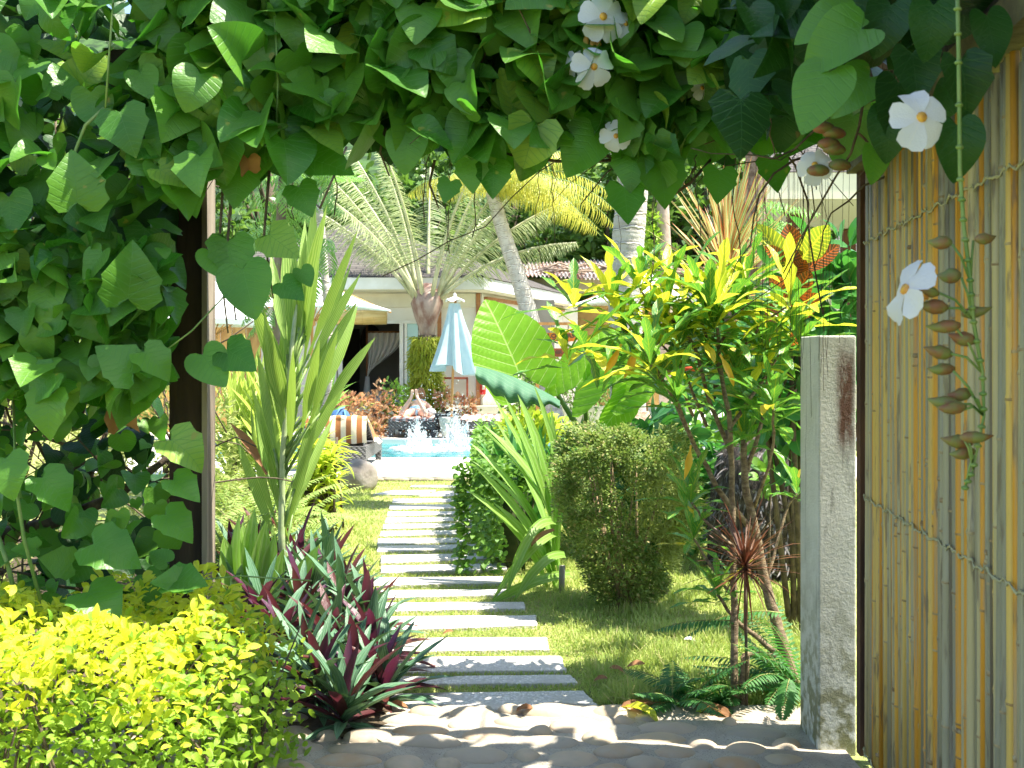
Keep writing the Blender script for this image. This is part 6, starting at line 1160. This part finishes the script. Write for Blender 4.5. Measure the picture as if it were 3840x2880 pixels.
# pinkish tree trunks rear right
RT = thing('bare_trunk_tree', 'pinkish tree trunk with yellow green climber behind the thick palm', 'tree', (W(2495, 18), 18, 0)); mb = MB(); mb.tube([(W(2500, 18), 18, 0), P(2495, 1000, 18), P(2485, 760, 18), P(2470, 300, 18)], [.12, .11, .10, .08], 12); mb.build('trunk', mat('pink_bark', (.34, .25, .2), (.45, .36, .3), 6, .9, .5), RT)
mb = MB(); [bushleaves(mb, P(2450, y_, 18), (.14, .14, .22), 120, CARD, (.08, .16), .5, .4, .2, seed=y_) for y_ in (830, 900, 980, 1050)]; mb.build('climber_foliage', M['lime'], RT)
DT = thing('bare_trunk_tree', 'dark brown mottled trunk behind the striped dracaena', 'tree', (W(2840, 15), 15, 0)); mb = MB(); mb.tube([(W(2830, 15), 15, 0), P(2835, 1000, 15), P(2835, 600, 15), P(2800, 100, 15)], [.17, .16, .14, .12], 12); mb.build('trunk', mat('mottled_bark', (.12, .07, .05), (.32, .22, .18), 9, .9, .8), DT)
mb = MB(); [frond(mb, P(2900 + rng.normal(0, 35), U(720, 1150), 14), U(0, 6.28), U(1, 2), .6, 11, .25, .035, 1, ldroop=.4) for k in range(26)]; mb.build('climber_foliage', M['monstera'], DT)
# bronze leaf shrubs by the pool
for i, (px, py, Y, rx, rz, lab, n_) in enumerate(((1290, 1535, 22.9, .62, .38, 'bronze and pink leaved shrub left of the sunbather', 520), (1420, 1540, 23.3, .38, .5, 'bronze leaved shrub with tall shoots next to the lounger', 380), (1560, 1600, 24.1, .3, .3, 'low bronze shrub under the epiphyte palm', 120), (1745, 1520, 24.0, .33, .3, 'pale bronze shrub behind the empty lounger', 200), (1665, 1490, 24.3, .2, .3, 'small red bronze shrub between palm and umbrella pole', 110), (1405, 1610, 22.7, .25, .25, 'small drooping bronze shrub on the pool edge', 110))):
    c = P(px, py, Y); t_ = thing('bronze_shrub', lab, 'shrub', (c[0], Y, 0), 'bronze leaved shrubs by the pool'); mb = MB(); bushleaves(mb, c, (rx, .35, rz), n_, OVAL, (.08, .15), .9, .3, .7, seed=i + 20, noise=.25); mb.build('foliage', M['pinkleaf'], t_)
    mb = MB(); [mb.tube([(c[0] + U(-.1, .1), Y, .05), (c[0] + U(-.6, .6) * rx, Y, c[2] + U(-.3, .9) * rz)], [.01, .004], 5) for k in range(9)]; mb.build('stem', M['stem'], t_)
GS = thing('garden_shrub', 'upright dark green sapling in front of the glass door', 'shrub', (W(1478, 23.5), 23.5, 0), 'low garden shrubs'); mb = MB(); bushleaves(mb, P(1480, 1500, 23.5), (.26, .2, .48), 200, OVAL, (.09, .15), .9, .3, .7, seed=44); mb.build('foliage', M['hedge'], GS); mb = MB(); mb.tube([(W(1478, 23.5), 23.5, 0), P(1480, 1430, 23.5)], .012, 6); mb.build('stem', M['stem'], GS)
GS = thing('garden_shrub', 'small green shrub left of the epiphyte palm trunk', 'shrub', (W(1545, 25.1), 25.1, 0), 'low garden shrubs'); mb = MB(); bushleaves(mb, P(1545, 1490, 25.1), (.25, .2, .5), 260, OVAL, (.07, .12), .9, .3, .7, seed=45); mb.build('foliage', M['lime'], GS); mb = MB(); mb.tube([(W(1545, 25.1), 25.1, 0), P(1545, 1460, 25.1)], .012, 6); mb.build('stem', M['stem'], GS)

# ================================================================== SIGNS
SB = thing('sign_frame', 'timber frame on which the orange arrow signs hang', 'sign frame', P(2020, 1680, 16) * A(1, 1, 0)); ys = 16.
mb = MB(); mb.bar(P(2016, 1214, ys), P(2154, 1214, ys), .05, .04); mb.build('cross_bar', M['teak'], SB, smooth=False)
mb = MB(); mb.bar(P(2016, 1214, ys) + A(0, .03, .02), P(2016, 1700, ys) + A(0, .03, 0), .05, .05, up=(0, 1, 0)); mb.build('upright', M['teak'], SB, smooth=False)
rope = mat('rope', (.5, .42, .3), None)
for px, y0, y1 in ((2063, 1220, 1250), (2131, 1220, 1250), (2064, 1279, 1308), (2133, 1279, 1308)): mb = MB(); mb.tube([P(px, y0, ys), P(px + 2, y1, ys)], .012, 6); mb.build('rope', rope, SB)
def sign(x0, x1, xt, y0, y1, cols, texts, lab):
    c = P((x0 + x1) / 2, (y0 + y1) / 2, ys); t_ = thing('arrow_sign', lab, 'sign', c, 'hanging arrow signs'); a_, b_ = P(x0, y0, ys), P(xt, y1, ys); ym = P(0, (y0 + y1) / 2, ys)[2]; X1 = P(x1, 0, ys)[0]
    pr = [(a_[0], b_[2]), (X1, b_[2]), (b_[0], ym), (X1, a_[2]), (a_[0], a_[2]), (a_[0] + .03, ym)]
    mb = MB(); n = 6; mb.add([(p_[0], ys - .012, p_[1]) for p_ in pr] + [(p_[0], ys + .012, p_[1]) for p_ in pr], [tuple(range(n)), tuple(range(2 * n - 1, n - 1, -1))] + [(i, n + i, n + (i + 1) % n, (i + 1) % n) for i in range(n)]); mb.build('board', cols[0], t_, smooth=False)
    for (s_, px, py, h_, fn) in texts:
        cu = bpy.data.curves.new('lettering', 'FONT'); cu.body = s_; cu.align_x = 'CENTER'; cu.align_y = 'CENTER'; cu.size = h_ * ys / FPX * 1.35; cu.offset = .0035; cu.extrude = .002; o = bpy.data.objects.new('lettering', cu); C.objects.link(o)
        q = P(px, py, ys); o.parent = t_; o.location = (q[0] - c[0], -.016, q[2] - c[2]); o.rotation_euler = (R(90), 0, 0); o.scale = (fn, 1, 1); cu.materials.append(cols[1]); dg = bpy.context.evaluated_depsgraph_get(); me_ = bpy.data.meshes.new_from_object(o.evaluated_get(dg)); o2 = bpy.data.objects.new('lettering', me_); C.objects.link(o2); o2.parent = t_; o2.location = o.location; o2.rotation_euler = o.rotation_euler; o2.scale = o.scale; bpy.data.objects.remove(o)
orm = mat('orange_board', (.80, .26, .02), (.72, .2, .02), 5, .6, stretch=(.2, 1, 1)); rdm = mat('rust_board', (.36, .09, .03), (.3, .07, .025), 5, .6, stretch=(.2, 1, 1)); ink = mat('dark_lettering', (.12, .06, .04), None, rough=.8)
sign(2044, 2156, 2181, 1248, 1280, (orm, ink), (('FLOWERS', 2098, 1260, 15, 1.28), ('COTTAGES', 2096, 1274, 6, 1.15)), 'orange arrow sign reading FLOWERS COTTAGES')
sign(2066, 2156, 2181, 1306, 1338, (rdm, ink), (('NIR B', 2100, 1321, 13, 1.2),), 'lower rust red arrow sign half hidden by the taro')
mb = MB(); mb.tube([P(2555, 1384, 10), P(2700, 1382, 10)], .022, 10); tag(mb.build('red_pipe', mat('red_pipe', (.6, .08, .02), None, rough=.5), org=P(2620, 1383, 10)), 'short horizontal red pipe behind the croton stems', 'pipe')

# ================================================================== TREES BEHIND
TL = [(-13, 37, 5.5, 11, 'dense tree at the far left behind the house'), (-8.5, 40, 5, 12, 'tall tree above the left part of the house roof'), (-4, 38, 4.2, 10, 'leafy tree directly behind the roof peak'), (.2, 40, 4, 11, 'dark leafy tree between the silvery palm and the leaning palm'), (3.2, 38, 3.4, 9.5, 'leafy tree above the corrugated roof'), (7, 40, 4.4, 11, 'dense tree behind the thick palm trunk'), (11.5, 37, 4.4, 10, 'leafy tree behind the pavilion column'), (16.5, 39, 5, 11, 'dense tree at the far right behind the gate')]
for i, (cx, cyy, r_, h_, lab) in enumerate(TL):
    t_ = thing('jungle_tree', lab, 'tree', (cx, cyy, 0), 'jungle trees behind the houses'); mb = MB(); mb.tube([(cx, cyy, 0), (cx + .3, cyy, h_ * .35), (cx - .2, cyy, h_ * .7)], [.35, .28, .15], 9)
    for k in range(9): a_ = U(0, 6.28); mb.tube([(cx, cyy, U(1.5, h_ * .5)), (cx + r_ * .5 * math.cos(a_), cyy + r_ * .4 * math.sin(a_), U(3, h_ * .8))], [.12, .04], 6)
    mb.build('trunk', M['stem'], t_); mb = MB()
    for k in range(30):
        q = A(cx + U(-1, 1) * r_ * .9, cyy + U(-1, .8) * r_ * .6, U(1.4, h_)); bushleaves(mb, q, (U(.7, 1.5), U(.7, 1.3), U(.6, 1.2)), 190, CARD, (.22, .42), .8, .5, .7, seed=k)
    mb.build('crown', M['jungle'], t_)
